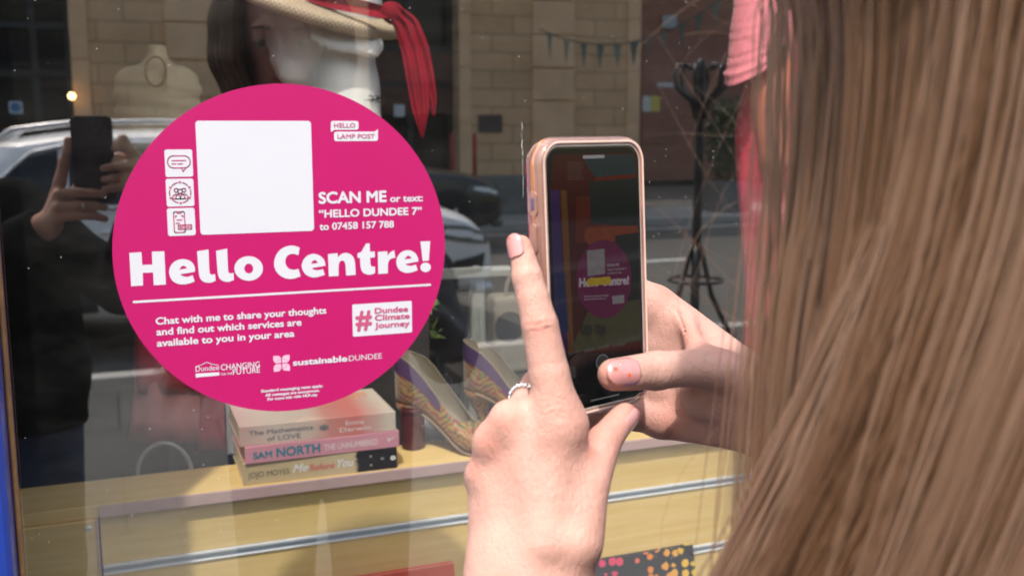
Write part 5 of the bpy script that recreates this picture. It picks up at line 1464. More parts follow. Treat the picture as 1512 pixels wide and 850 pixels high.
bm_ = MB().prism([pc2 + Vector((x + .0165, .0076, z + .055)) for x, z in rrect(-.0165, .0165, -.0165, .0165, .005, 6)], (0, -.0014, 0)).build('camera_bump', M_dkphone, p2, bevel=.0005)
for dx, dz in ((.0175, .060), (.0085, .048), (.0255, .048)):
    MB().lathe([(.0001, 0), (.0052, 0), (.0058, -.0010), (.0058, -.0018)], pc2 + Vector((dx, .0090, dz)), 20, Matrix.Rotation(rad(-90), 3, 'X')).build('lens', M_slate, bm_, smooth=True)
# ------------------------------------------------------------------ people
def skin_mat(name, base, k=1.0):
    a = NT(name)
    v = a.coord()
    f = a.noise(v, 42, 5, .6)
    f2 = a.noise(v, 11, 3, .5)
    c1 = a.ramp(f, [(.28, mix(base, .86)), (.72, mix(base, 1.09))])
    fl_ = a.n('ShaderNodeAttribute'); fl_.attribute_name = 'flush'
    mx = a.n('ShaderNodeMix'); mx.data_type = 'RGBA'
    mu = a.n('ShaderNodeMath'); mu.operation = 'MULTIPLY_ADD'; mu.inputs[1].default_value = .38
    a.l(fl_.outputs['Fac'], mu.inputs[0])
    r2 = a.n('ShaderNodeMapRange'); r2.inputs[1].default_value = .5; r2.inputs[2].default_value = .75; r2.inputs[3].default_value = 0; r2.inputs[4].default_value = .34
    a.l(f2, r2.inputs[0]); a.l(r2.outputs[0], mu.inputs[2])
    a.l(mu.outputs[0], mx.inputs[0]); a.l(c1, mx.inputs[6]); mx.inputs[7].default_value = (base[0] * .98, base[1] * .55, base[2] * .50, 1)
    a.l(mx.outputs[2], a.b.inputs['Base Color'])
    a.b.inputs['Roughness'].default_value = .55; a.b.inputs['Specular IOR Level'].default_value = .28
    a.b.inputs['Subsurface Weight'].default_value = .22; a.b.inputs['Subsurface Radius'].default_value = (.0045, .0016, .0009); a.b.inputs['Subsurface Scale'].default_value = 1.0
    # fine pores and crossing skin lines
    vo = a.n('ShaderNodeTexVoronoi'); vo.feature = 'DISTANCE_TO_EDGE'; vo.inputs['Scale'].default_value = 720; a.l(v, vo.inputs['Vector'])
    vm = a.coord((1, 1, .45)); vo2 = a.n('ShaderNodeTexVoronoi'); vo2.feature = 'DISTANCE_TO_EDGE'; vo2.inputs['Scale'].default_value = 300; a.l(vm, vo2.inputs['Vector'])
    ad = a.n('ShaderNodeMath'); ad.operation = 'MULTIPLY_ADD'; ad.inputs[1].default_value = 1.6; a.l(vo2.outputs['Distance'], ad.inputs[0]); a.l(vo.outputs['Distance'], ad.inputs[2])
    n3 = a.noise(v, 160, 4, .6)
    ad2 = a.n('ShaderNodeMath'); ad2.operation = 'MULTIPLY_ADD'; ad2.inputs[1].default_value = 1.2; a.l(n3, ad2.inputs[0]); a.l(ad.outputs[0], ad2.inputs[2])
    a.bump(ad2.outputs[0], .5, .00062)
    return a.m
SKIN = (.52, .300, .250)
M_skin = skin_mat('fair skin', SKIN)
Jp = lambda px, py, z: np.array(atz(px, py, z))
def pj(t): return Jp(t[0], t[1], t[2])
def rj(t): return t[3] * t[2] / FPX
VIEW = np.array(FWD)

def bend_lines(fl, d, p, axis, dorsal, w=.004, amp=.00035, wl=.0016):
    """knuckle creases: fine ripples along the limb near p on its dorsal side"""
    axis = np.array(axis) / np.linalg.norm(axis); dorsal = np.array(dorsal) / np.linalg.norm(dorsal)
    x, y, z = fl.X - p[0], fl.Y - p[1], fl.Z - p[2]
    s = x * axis[0] + y * axis[1] + z * axis[2]
    q = x * dorsal[0] + y * dorsal[1] + z * dorsal[2]
    lat = np.sqrt(np.maximum(x * x + y * y + z * z - s * s - q * q, 0))
    g = np.exp(-(s / w) ** 2 - (lat / .009) ** 2) * (q > -.004)
    return d + amp * g * np.cos(2 * np.pi * s / (wl * 1.45) + 2.2 * np.sin(420 * lat))

flush_pts = []
# ---- left hand (nearest the camera)
IDX = [(826, 622, .486, 34), (811, 552, .486, 30), (797, 480, .4865, 27.2), (787, 440, .488, 24.2), (778, 408, .489, 22.6), (768.5, 363, .492, 16.4)]
TH = [(848, 800, .478, 42), (869, 715, .490, 31), (891, 653, .505, 26), (922, 613, .517, 19.5)]
MID = [(752, 628, .489, 23), (795, 570, .524, 24), (846, 556, .545, 21), (888, 560, .548, 18)]
RNG = [(727, 656, .496, 22), (776, 640, .541, 22), (836, 634, .552, 20), (874, 628, .552, 16)]
PNK = [(711, 704, .505, 17), (748, 692, .545, 18), (802, 680, .556, 16), (832, 668, .556, 13.5)]
pts = np.array([pj(q) for q in IDX + TH + MID + RNG + PNK] + [Jp(690, 860, .47), Jp(860, 1180, .5), Jp(650, 900, .5)])
HS = .00105
fl = Field(pts.min(0) - .034, pts.max(0) + np.array([.03, .03, .025]), HS)
fl_lo = fl.lo.copy()
P = None
for a, b in (((829, 632, .489, 34), (812, 850, .482, 50)), ((793, 636, .489, 30), (803, 850, .482, 52)), ((765, 645, .490, 28), (790, 850, .482, 54)), ((732, 672, .497, 27), (765, 850, .484, 55)), ((713, 716, .505, 22), (744, 850, .488, 51))):
    c = fl.cone(pj(a), pj(b), rj(a), rj(b), (VIEW, .72))
    P = c if P is None else smin(P, c, .013)
WR = (782, 862, .484, 84)
FA = (800, 1240, .505, 116)
P = smin(P, fl.cone(pj(WR), pj(FA), rj(WR), rj(FA), (VIEW, .70)), .014)
TOPS = []
ch = fl.chain([pj(q) for q in IDX], [rj(q) for q in IDX], .0012)
D = smin(P, ch, .012)
tch = smin(fl.chain([pj(q) for q in TH], [rj(q) for q in TH], .0015), fl.cone(pj((850, 690, .492, 24)), pj((845, 790, .482, 40)), rj((0, 0, .49, 22)), rj((0, 0, .48, 34))), .008)
D = smin(D, tch, .008)
for k, cj in enumerate((MID, RNG, PNK)):
    D = smin(D, fl.chain([pj(q) for q in cj], [rj(q) for q in cj], .004), .007)
# tendons and knuckle bumps
for a, b in (((826, 650, .4815, 9), (808, 800, .4715, 7)), ((772, 655, .483, 8), (797, 800, .4715, 6))):
    D = smin(D, fl.cone(pj(a), pj(b), rj(a) * .8, rj(b) * .7), .014)
for q in ((746, 614, .485, 16), (722, 650, .491, 15), (708, 698, .499, 11)):
    D = smin(D, fl.cone(pj(q), pj(q) + .0005, rj(q), rj(q)), .012)
ax_i = pj(IDX[1]) - pj(IDX[2])
D = bend_lines(fl, D, Jp(795, 480, .478), ax_i, -VIEW, .0038, .0005, .0021)
D = bend_lines(fl, D, Jp(806, 604, .474), ax_i, -VIEW, .0055, .00032, .0021)
D = bend_lines(fl, D, Jp(775, 411, .482), ax_i, -VIEW, .0025, .00028, .0019)
D = bend_lines(fl, D, Jp(887, 655, .496), pj(TH[2]) - pj(TH[3]), -VIEW + .4 * np.array(RGT), .004, .0004, .0021)
D = np.maximum(D, Jp(800, 1060, .49)[2] - fl.Z)
lh = fl.nets(D, 1)
flush_pts += [(Jp(745, 615, .478), .007), (Jp(722, 650, .485), .007), (Jp(704, 692, .493), .006), (Jp(793, 482, .478), .0045), (Jp(872, 668, .49), .005), (Jp(768, 350, .487), .004), (Jp(934, 604, .512), .005)]

# ---- right hand (thumb across the screen, palm to the camera)
TR = [(906, 553, .5145, 24), (968, 547, .529, 28.5), (1020, 543, .538, 26.5), (1066, 548, .548, 32), (1142, 580, .560, 50)]
pr = [((966, 456, .590, 36), (1128, 590, .572, 48)), ((972, 512, .592, 38), (1130, 603, .574, 52)), ((974, 570, .590, 36), (1130, 612, .574, 52)), ((976, 618, .586, 29), (1130, 622, .573, 48)), ((1045, 575, .566, 46), (1135, 598, .566, 58))]
FR = [[(966, 456, .590, 30), (905, 410, .600, 25), (862, 392, .597, 21), (835, 388, .590, 18)], [(970, 512, .592, 29), (908, 486, .602, 25), (862, 470, .597, 22), (832, 462, .590, 18)],
      [(972, 570, .590, 28), (915, 548, .599, 24), (868, 536, .594, 21), (842, 530, .588, 17)], [(976, 620, .585, 25), (936, 612, .585, 21.5), (902, 604, .583, 19), (875, 598, .580, 16)]]
WR2 = (1150, 610, .570, 58)
ELB2 = CAM + Vector((.52, .38, -.38)) 
pts = np.array([pj(q) for q in TR] + [pj(b) for a, b in pr] + [pj(q) for c in FR for q in c] + [Jp(1215, 560, .56), Jp(1215, 720, .57)])
fr = Field(pts.min(0) - .022, pts.max(0) + .022, HS)
P = None
for a, b in pr:
    c = fr.cone(pj(a), pj(b), rj(a), rj(b), (VIEW, .74))
    P = c if P is None else smin(P, c, .009)
w0 = pj(WR2); e0 = np.array(ELB2); L2 = np.linalg.norm(e0 - w0)
w1 = w0 + (e0 - w0) * .45
P = smin(P, fr.cone(w0, w1, rj(WR2) * .98, .029, (VIEW, .76)), .012)
D = smin(P, fr.chain([pj(q) for q in TR], [rj(q) for q in TR], .002), .009)
for cj in FR: D = smin(D, fr.chain([pj(q) for q in cj], [rj(q) for q in cj], .004), .004)
# web fold between thumb and palm, thumb creases, palm crease
axt = pj(TR[1]) - pj(TR[2])
D = bend_lines(fr, D, Jp(985, 540, .519), axt, -VIEW, .0055, .0004, .0023)
D = smin(D, fr.cone(Jp(1012, 470, .575), Jp(1030, 520, .555), .0035, .006), .012)
D = np.maximum(D, -(fr.cone(Jp(984, 575, .5765), Jp(980, 632, .5735), .0011, .0008)))
D = np.maximum(D, -(fr.cone(Jp(996, 452, .5785), Jp(1022, 512, .5565), .0010, .0007)))
rv = fr.nets(D, 1)
flush_pts += [(Jp(1020, 500, .56), .012), (Jp(990, 620, .575), .012), (Jp(900, 553, .506), .006), (Jp(985, 430, .58), .01)]

# ---- head, neck, torso, arms, legs (coarse; mostly outside the frame, seen in the reflection)
def body_field(head, headM, neck, shL, shR, elL, elR, wrL, wrR, hip, face_dir, h=.007):
    A = np.array
    lo = A([min(p[i] for p in (head, shL, shR, elL, elR, wrL, wrR, hip)) for i in range(3)]) - .2
    hi = A([max(p[i] for p in (head, shL, shR, elL, elR, wrL, wrR, hip)) for i in range(3)]) + .2
    f = Field(lo, hi, h)
    head = A(head); M_ = A(headM)       # rows: right, front, up
    H_ = lambda x, y, z: head + x * M_[0] + y * M_[1] + z * M_[2]
    d = f.ell(H_(0, -.008, .03), (.073, .092, .085), M_)
    d = smin(d, f.ell(H_(0, .012, -.035), (.056, .072, .080), M_), .03)
    d = smin(d, f.cone(H_(-.025, .055, -.085), H_(.025, .055, -.085), .020, .020), .025)
    d = smin(d, f.cone(H_(0, .088, .008), H_(0, .104, -.026), .007, .012), .010)       # nose
    d = smin(d, f.cone(H_(-.012, .096, -.030), H_(.012, .096, -.030), .006, .006), .008)
    d = smin(d, f.cone(H_(-.018, .078, -.057), H_(.018, .078, -.057), .008, .008), .007)  # lips
    d = smin(d, f.cone(H_(-.038, .076, .022), H_(.038, .076, .022), .010, .010), .012)   # brow
    for s in (1, -1):
        d = np.maximum(d, -f.ell(H_(s * .031, .098, .004), (.013, .012, .008), M_))      # eye sockets
        d = np.minimum(d, f.ell(H_(s * .031, .078, .003), (.013, .012, .011), M_))
        d = smin(d, f.ell(H_(s * .031, .0805, .0065), (.0150, .0125, .0098), M_), .003)      # lowered lid
        d = smin(d, f.ell(H_(s * .073, -.010, -.010), (.008, .018, .030), M_), .006)
    n0, n1 = A(neck), H_(0, -.02, -.07)
    d = smin(d, f.cone(n0, n1, .056, .050), .02)
    ms = (A(shL) + A(shR)) / 2
    d = smin(d, f.cone(n0 - A((0, 0, .05)), n0, .07, .052), .03)
    ax = (A(shR) - A(shL)); ax /= np.linalg.norm(ax)
    fd_ = np.array(face_dir, float)
    d = smin(d, f.cone(A(shL) + ax * .03, A(shR) - ax * .03, .052, .052), .03)
    hip = A(hip)
    for s in (-1, 1):
        d = smin(d, f.cone(ms + ax * s * .07 - A((0, 0, .05)), hip + ax * s * .06 + A((0, 0, .15)), .085, .075, (fd_, .85)), .06)
        d = smin(d, f.cone(hip + ax * s * .06 + A((0, 0, .15)), hip + ax * s * .075, .08, .095, (fd_, .85)), .06)
    d = smin(d, f.cone(A(shL), A(elL), .046, .038), .03); d = smin(d, f.cone(A(elL), A(wrL), .038, .026), .012)
    d = smin(d, f.cone(A(shR), A(elR), .046, .038), .03); d = smin(d, f.cone(A(elR), A(wrR), .038, .026), .012)
    return f, d
def basis(fwd, pitch=0.0):
    f_ = Vector((fwd[0], fwd[1], 0)).normalized(); r_ = Vector((f_.y, -f_.x, 0))
    u_ = Vector((0, 0, 1)); f2_ = (f_ * math.cos(pitch) - u_ * math.sin(pitch)); u2_ = r_.cross(f2_)
    return [list(r_), list(f2_), list(u2_)]
HEADC = Vector((.285, -.755, 1.605))
MW = basis((-.18, .98), .34)
shL, shR = (.20, -.885, 1.27), (.48, -.755, 1.27)
elL = (.125, -.79, 1.055)
wl3 = Jp(806, 1150, .497); wr3 = w0 + (e0 - w0) * .30
elR = tuple(e0)
fb, db = body_field(HEADC, MW, (.305, -.80, 1.375), shL, shR, elL, elR, tuple(wl3), tuple(wr3), (.34, -.83, .93), (-.3, .95, 0))
db = np.maximum(db, .93 - fb.Z)
bodymesh = fb.nets(db, 1)
woman = thing('person', 'long haired person in a navy jacket holding up the pink cased phone', 'person', (.34, -.83, 0))
meshes = [lh, rv, bodymesh]
Vall = np.concatenate([q[0] for q in meshes])
fa = np.zeros(len(Vall))
for p, r_ in flush_pts: fa = np.maximum(fa, np.exp(-(((Vall - p) ** 2).sum(1)) / r_ ** 2))
np_mesh('body', meshes, M_skin, woman, {'flush': fa})
# clothes
M_navy = mat('navy jacket cloth', (.012, .016, .035), .6, .25, 60, .3, .001)
M_jean = mat('blue denim', (.035, .055, .12), .85, .3, 90, .2)
M_shoe = mat('dark shoe leather', (.02, .018, .017), .5, .1, 30)
def jacket(f, d, face_dir, zlo, wrs, head, nm, mt, parent, off=.010):
    g = d - off + .0022 * np.sin(f.Z * 95 + f.X * 60) * np.sin(f.Y * 70)
    g = np.maximum(g, zlo - f.Z)
    g = np.maximum(g, -f.ell(head, (.125, .14, .215)))
    for w, dirv in wrs:
        dv = np.array(dirv, float); dv /= np.linalg.norm(dv)
        w = np.array(w)
        pl_ = (f.X - w[0]) * dv[0] + (f.Y - w[1]) * dv[1] + (f.Z - w[2]) * dv[2]
        c_ = w + dv * .09
        g = np.maximum(g, -np.maximum(-pl_, np.sqrt((f.X - c_[0]) ** 2 + (f.Y - c_[1]) ** 2 + (f.Z - c_[2]) ** 2) - .17))
    return np_mesh(nm, [f.nets(g, 1)], mt, parent)
wLcut = Jp(790, 1075, .49)
jacket(fb, db, None, .96, [(wLcut, np.array(Jp(780, 700, .47)) - wLcut), (w0 + (e0 - w0) * .38, w0 - e0)], np.array(HEADC) + np.array((0, 0, .03)), 'jacket', M_navy, woman)
def legs(hip, ax, fwd, parent, mt, zt=1.0):
    hip = np.array(hip, float); ax = np.array(ax, float); fwd = np.array(fwd, float)
    f = Field(hip + np.array((-.3, -.3, -hip[2] + .05)), hip + np.array((.3, .3, .14)), .012)
    d = f.cone(hip + np.array((0, 0, .08)) - ax * .06, hip + np.array((0, 0, .08)) + ax * .06, .10, .10, (fwd, .85))
    for s in (-1, 1):
        k = hip * np.array((1, 1, 0)) + ax * s * .09 + np.array((0, 0, .48)); a = hip * np.array((1, 1, 0)) + ax * s * .10 + np.array((0, 0, .07))
        d = smin(d, f.cone(hip + ax * s * .085, k, .088, .062), .03); d = smin(d, f.cone(k, a, .060, .048), .02)
        sh_ = MB()
        rr = []
        for y, w, h in ((-.08, .028, .05), (-.06, .036, .085), (0, .038, .085), (.05, .040, .06), (.11, .044, .045), (.155, .036, .036), (.175, .015, .022)):
            c = a * np.array((1, 1, 0)) + fwd * y
            rr.append([Vector(c + ax * w * math.cos(t_)) + Vector((0, 0, h * (.5 + .5 * math.sin(t_)) + .002)) for t_ in [2 * math.pi * j / 14 for j in range(14)]])
        sh_.rings(rr).build('shoe', M_shoe, parent, smooth=True)
    np_mesh('trousers', [f.nets(d, 1)], mt, parent)
axw = np.array(shR) - np.array(shL); axw[2] = 0; axw /= np.linalg.norm(axw)
legs((.34, -.83, .93), axw, (-.41, .91, 0), woman, M_jean)
# eyes, brows, lips are small parts of the face
def face_parts(HC, M_, parent, lip=(.40, .12, .12)):
    M_ = [Vector(q) for q in M_]
    H_ = lambda x, y, z: Vector(HC) + M_[0] * x + M_[1] * y + M_[2] * z
    Mr = Matrix(M_).transposed()
    for s in (1, -1):
        e = MB().ball(H_(s * .031, .0792, .003), .0118, 10, Mr).build('eye', mat('eye white', (.28, .25, .23), .3, .03), parent, smooth=True)
        MB().lathe([(.0001, .0002), (.0055, 0), (.0056, -.001)], H_(s * .031, .0912, .0015), 16, Mr @ Matrix.Rotation(rad(-90), 3, 'X')).build('iris', mat('brown iris', (.08, .04, .02), .2), e, smooth=True)
        MB().tube([H_(s * .018, .0905, .0225), H_(s * .030, .0915, .0275), H_(s * .046, .082, .022)], [.0022, .0026, .001], 6).build('eyebrow', mat('brow hair', (.06, .035, .02), .8), parent, smooth=True)
    MB().tube([H_(x * .024, .0875 - .012 * x * x, -.057 + .002 * math.cos(3 * x)) for x in np.linspace(-1, 1, 9)], [.001, .003, .004, .0045, .0042, .0045, .004, .003, .001], 8).build('lips', mat('lips', lip, .4), parent, smooth=True)
face_parts(HEADC, MW, woman)
# ---- nails
def nail_mat():
    a = NT('pale pink nail varnish')
    a.l(a.ramp(a.noise(a.coord(), 90, 2), [(.3, (.50, .215, .21)), (.7, (.54, .25, .24))]), a.b.inputs['Base Color'])
    a.b.inputs['Roughness'].default_value = .12; a.b.inputs['Coat Weight'].default_value = .8
    return a.m
M_nail = nail_mat(); M_dot = mat('orange varnish dot', (.80, .10, .05), .2, .05); M_dot2 = mat('green varnish dot', (.34, .36, .24), .2, .05)
def nail(c, axis, nrm_, R_, ln, half, dots=(), bend=.0):
    """c: point on the finger axis under the nail's tip end, axis: towards the tip, R_: finger radius there"""
    axis = Vector(axis).normalized(); n_ = Vector(nrm_); n_ = (n_ - axis * n_.dot(axis)).normalized(); sd = axis.cross(n_)
    def S_(u, v, lift=0.0):
        # v 0 (root) .. 1 (tip)
        tip = math.sqrt(max(0, 1 - max(0, (v - .72) / .28) ** 2)); root = math.sqrt(max(0, 1 - max(0, (.25 - v) / .25) ** 2 * .75))
        th = u * half * min(tip, root) 
        ax_ = (v - .58) * ln
        rr = R_ + .00040 + lift - (.55 * (R_ - math.sqrt(max(0, R_ * R_ - ax_ * ax_))) if ax_ > 0 else 0)
        return Vector(c) + axis * ax_ + sd * (rr * math.sin(th)) + n_ * (rr * math.cos(th))
    rows = [[S_(u, v) for u in np.linspace(-1, 1, 13)] for v in np.concatenate([np.linspace(0, .3, 6), np.linspace(.38, .72, 5), np.linspace(.76, .999, 8)])]
    o = MB().grid(rows).build('fingernail', M_nail, woman, smooth=True, solid=.0006, fix=False)
    for k, (u, v, r_) in enumerate(dots):
        mb = MB(); mb.poly([S_(u + r_ / (R_ * half) * math.cos(t_), v + r_ / ln * math.sin(t_), .0004) for t_ in [2 * math.pi * j / 14 for j in range(14)]])
        mb.build('nail_dot', M_dot if k % 2 == 0 else M_dot2, o, fix=False)
r0 = Vector(RGT); u0 = Vector(UPV); v0 = -Vector(FWD)
nail(pj((767, 361, .4915, 0)), Vector(pj(IDX[5])) - Vector(pj(IDX[4])), v0 * .80 - r0 * .62 + u0 * .1, rj(IDX[5]) * 1.02, .0115, .88, [(-.35, .86, .0008)])
nail(pj((921, 614, .5168, 0)), Vector(pj(TH[3])) - Vector(pj(TH[2])), v0 * .55 + r0 * .80 + u0 * -.28, rj(TH[3]) * 1.03, .0132, .84, [(.1, .86, .0008)])
nail(pj((905, 553, .5145, 0)), Vector(pj(TR[0])) - Vector(pj(TR[1])), v0 * .95 + u0 * .25, rj(TR[0]) * 1.02, .0188, .88, [(.15, .80, .0010), (.42, .62, .0006), (-.35, .40, .0010), (-.1, .22, .0005)])
# ---- silver ring on the left middle finger
rc = (pj(MID[0]) * .40 + pj(MID[1]) * .60); ra = Vector(pj(MID[1]) - pj(MID[0])).normalized()
rs = ra.cross(Vector(VIEW)).normalized(); rb = ra.cross(rs)
rr_ = (rj(MID[0]) + rj(MID[1])) / 2 + .0010
rg = thing('ring', 'slim twisted silver ring on the middle finger of the nearer hand', 'ring', rc)
M_silverm = mat('silver', (.85, .85, .86), .15, .05, 60, metal=1.0)
for ph_ in (0, math.pi):
    MB().tube([Vector(rc) + (rs * math.cos(a) + rb * math.sin(a)) * (rr_ + .0007 * math.cos(11 * a + ph_)) + ra * .0009 * math.sin(11 * a + ph_) for a in np.linspace(0, 2 * math.pi, 121)], .00062, 8).build('strand', M_silverm, rg, smooth=True)
stn = MB()
for k in range(9):
    a = 2 * math.pi * k / 9 + .3
    stn.ball(Vector(rc) + (rs * math.cos(a) + rb * math.sin(a)) * (rr_ + .0008), .0007, 5)
stn.build('stones', mat('clear stones', (.9, .9, .92), .05, .02, 40, spec=1.0), rg)

# ------------------------------------------------------------------ hair of the woman on the right
def hair_path(phi, r0_, k, sweep, jit, zend, n=22):
    """phi: degrees from the face towards her left, r0_: distance from the head's axis"""
    a = rad(phi)
    pts = []
    f_ = Vector(MW[1]); f_.z = 0; f_.normalize(); l_ = Vector((-f_.y, f_.x, 0))
    d = f_ * math.cos(a) + l_ * math.sin(a)
    ztop = 1.725
    for i in range(n):
        t = i / (n - 1)
        z = ztop - (ztop - zend) * t ** 1.05
        # scalp part, then a free fall
        if z > 1.585:
            q = (z - 1.60) / .127
            rr = r0_ * math.sqrt(max(.02, 1 - max(0, q) ** 2.2))
        else:
            rr = r0_ + .012 * min(1, (1.585 - z) / .2)
        rr += .024 * max(0.0, min(1.0, (z - 1.497) / .05)) * max(0.0, min(1.0, (1.71 - z) / .07))
        s = max(0, 1.545 - z) / .45
        p = Vector((HEADC.x, HEADC.y - .012, z)) + d * rr + Vector((.017, 0, 0)) * min(1, s * 4)
        p += sweep * (Vector((-.075, .085, 0)) * s * s * .9 + Vector((-.055, .055, 0)) * s)
        p += jit * s + k * (0.004 * math.sin(9 * t + jit.x * 900))
        pts.append(p)
    return pts
cl_pts, sizes, rads, tones = [], [], [], []
def add_strand(pts, r_, tone):
    cl_pts.extend(pts); sizes.append(len(pts)); tones.append(tone)
    n = len(pts)
    rads.extend([r_ * (1 - .65 * max(0, (i / (n - 1) - .75) / .25)) for i in range(n)])
def wob(seed, n=6, f0=1.0):
    q = np.random.default_rng(seed)
    A_, F_, P_ = q.normal(size=n) / np.sqrt(np.arange(1, n + 1)), f0 * (np.arange(1, n + 1) ** 1.25) * q.uniform(.8, 1.2, n), q.uniform(0, 6.28, n)
    return lambda x: float((A_ * np.sin(F_ * x + P_)).sum()) / 1.6
w_tone, w_sw, w_r, w_j1, w_j2, w_t2 = wob(3, 9, 3.0), wob(4, 7, 2.2), wob(5, 8, 4.0), wob(6, 9, 4.0), wob(8, 9, 4.0), wob(9, 12, 9.0)
NST = 15000
for c in range(NST):
    phi = rng.uniform(38, 318)
    if rng.random() < .45: phi = rng.uniform(55, 175)          # the side that is nearest the camera is the thickest
    a_ = rad(phi)
    back = max(0.0, min(1.0, (phi - 50) / 100)) if phi < 180 else max(0.0, 1 - (phi - 180) / 60)
    lay_ = rng.random()                                          # 0 inner, 1 outer
    am = a_ + lay_ * 1.7                                         # locks differ from layer to layer
    sweep = lin((38, 60, 75, 90, 103, 120, 180, 215), (.0, .10, .18, .40, .84, 1.0, .95, .5), phi) * (1 + .16 * w_sw(am)) if phi < 215 else .10 * rng.normal()
    r0_ = .074 + .016 * lay_ + .0035 * w_r(am * 1.3)
    zend = 1.07 + .03 * w_r(am * 2) + rng.normal() * .02
    jk = .35 + .65 * max(0, min(1, (phi - 72) / 22))
    jit0 = Vector((w_j1(am * 1.3) * .011, w_j2(am * 1.3) * .011, 0)) * jk + Vector((rng.normal(), rng.normal(), 0)) * .003
    tone = float(np.clip(.45 + .26 * w_tone(am) + .20 * w_t2(am * 1.5) + rng.normal() * .07 + .30 * max(0, min(1, (phi - 92) / 25)), 0, 1))  # random lock tones; the rise with phi puts sky sheen into the colour
    pts = hair_path(phi, r0_, Vector((0, 0, 0)), sweep, jit0, zend, 18)
    ph1, ph2, amp = rng.uniform(0, 6.3), rng.uniform(2, 6), abs(rng.normal()) * .0011
    k1 = w_j1(am * 1.7) * .005
    pts = [p + Vector((math.sin(ph1 + ph2 * i / 17), math.cos(ph1 * 1.3 + ph2 * i / 17), 0)) * amp + Vector((k1 * math.sin(5 * i / 17 + am), k1 * math.cos(4 * i / 17 + am * 2), 0)) * (i / 17) for i, p in enumerate(pts)]
    add_strand(pts, rng.uniform(.00018, .00040), tone)
# loose wisps: at the edge over the wrist, and a few stray hairs blown to the left
for i in range(44):
    x = rng.normal(1085, 26); z_ = rng.uniform(.33, .40)
    x1 = x + rng.normal(-14, 16); b = rng.normal(0, 9)
    pts = [atz(1150 + (x - 1085) * .8 + rng.normal() * 3, -40, z_)]
    y0_ = rng.uniform(250, 380)
    for k in range(1, 16):
        t = k / 15
        y = -40 + t * 960
        xx = 1158 + (x - 1085) * .6 - 40 * t - (1085 - x1 + 20) * max(0, t - .3) * .9 + b * math.sin(3.0 * t + i)
        pts.append(atz(xx, y, z_))
    add_strand(pts, rng.uniform(.00012, .0003), float(rng.uniform(.3, .8)))
for (P0, P1, P2, P3) in (((1160, 60), (1000, 20), (985, -10), (960, -40)), ((1150, 330), (1080, 330), (1050, 260), (960, 120)), ((1150, 440), (1060, 420), (1010, 330), (985, 300)), ((1150, 470), (1080, 440), (1010, 390), (980, 350)),
                        ((1120, 300), (1050, 330), (1010, 390), (985, 440)), ((1130, 250), (1060, 300), (1000, 380), (975, 395)), ((1170, 120), (1090, 60), (1030, 50), (990, 20)), ((1150, 200), (1150, 260), (1180, 300), (1230, 310)),
                        ((1110, 520), (1070, 480), (1010, 440), (990, 400)), ((1140, 560), (1040, 640), (1000, 720), (1010, 850)), ((1120, 600), (1060, 700), (1050, 760), (1060, 860)), ((1100, 500), (1085, 600), (1090, 720), (1075, 860)),
                        ((1105, 480), (1070, 580), (1078, 700), (1100, 870)), ((1120, 0), (1040, 10), (1000, 60), (965, 130)), ((1150, 380), (1100, 400), (1040, 360), (1000, 320)), ((1150, 410), (1100, 420), (1030, 400), (960, 380))):
    for q in range(1):
        j = rng.normal(size=(4, 2)) * 22
        z_ = rng.uniform(.34, .38)
        pts = []
        for k in range(14):
            t = k / 13
            x = (1 - t) ** 3 * (P0[0] + j[0, 0]) + 3 * t * (1 - t) ** 2 * (P1[0] + j[1, 0]) + 3 * t * t * (1 - t) * (P2[0] + j[2, 0]) + t ** 3 * (P3[0] + j[3, 0])
            y = (1 - t) ** 3 * (P0[1] + j[0, 1]) + 3 * t * (1 - t) ** 2 * (P1[1] + j[1, 1]) + 3 * t * t * (1 - t) * (P2[1] + j[2, 1]) + t ** 3 * (P3[1] + j[3, 1])
            pts.append(atz(x, y, z_))
        add_strand(pts, rng.uniform(.00004, .00008), float(rng.uniform(.4, .8)))
for i in range(9):                                             # fine flyaways crossing the gap between phone and hair
    y0, x1, y1 = rng.uniform(-30, 520), rng.uniform(950, 1090), rng.uniform(-20, 480)
    bx, by = rng.normal(0, 22), rng.normal(0, 30)
    z_ = rng.uniform(.33, .40)
    pts = []
    for k in range(14):
        t = k / 13
        pts.append(atz(1165 + (x1 - 1165) * t + bx * math.sin(math.pi * t), y0 + (y1 - y0) * t + by * math.sin(math.pi * t) + 8 * math.sin(5 * t + i), z_ + .01 * t))
    add_strand(pts, rng.uniform(.00003, .00006), float(rng.uniform(.5, 1)))
hd = bpy.data.hair_curves.new('hair')
hd.add_curves(sizes)
offp = world_loc(woman)
arr = (np.array([tuple(p) for p in cl_pts]) - np.array(offp)).astype(np.float32)
hd.points.foreach_set('position', arr.ravel())
ra_ = hd.attributes.get('radius') or hd.attributes.new('radius', 'FLOAT', 'POINT')
ra_.data.foreach_set('value', np.array(rads, np.float32))
ta_ = hd.attributes.new('tone', 'FLOAT', 'CURVE'); ta_.data.foreach_set('value', np.array(tones, np.float32))
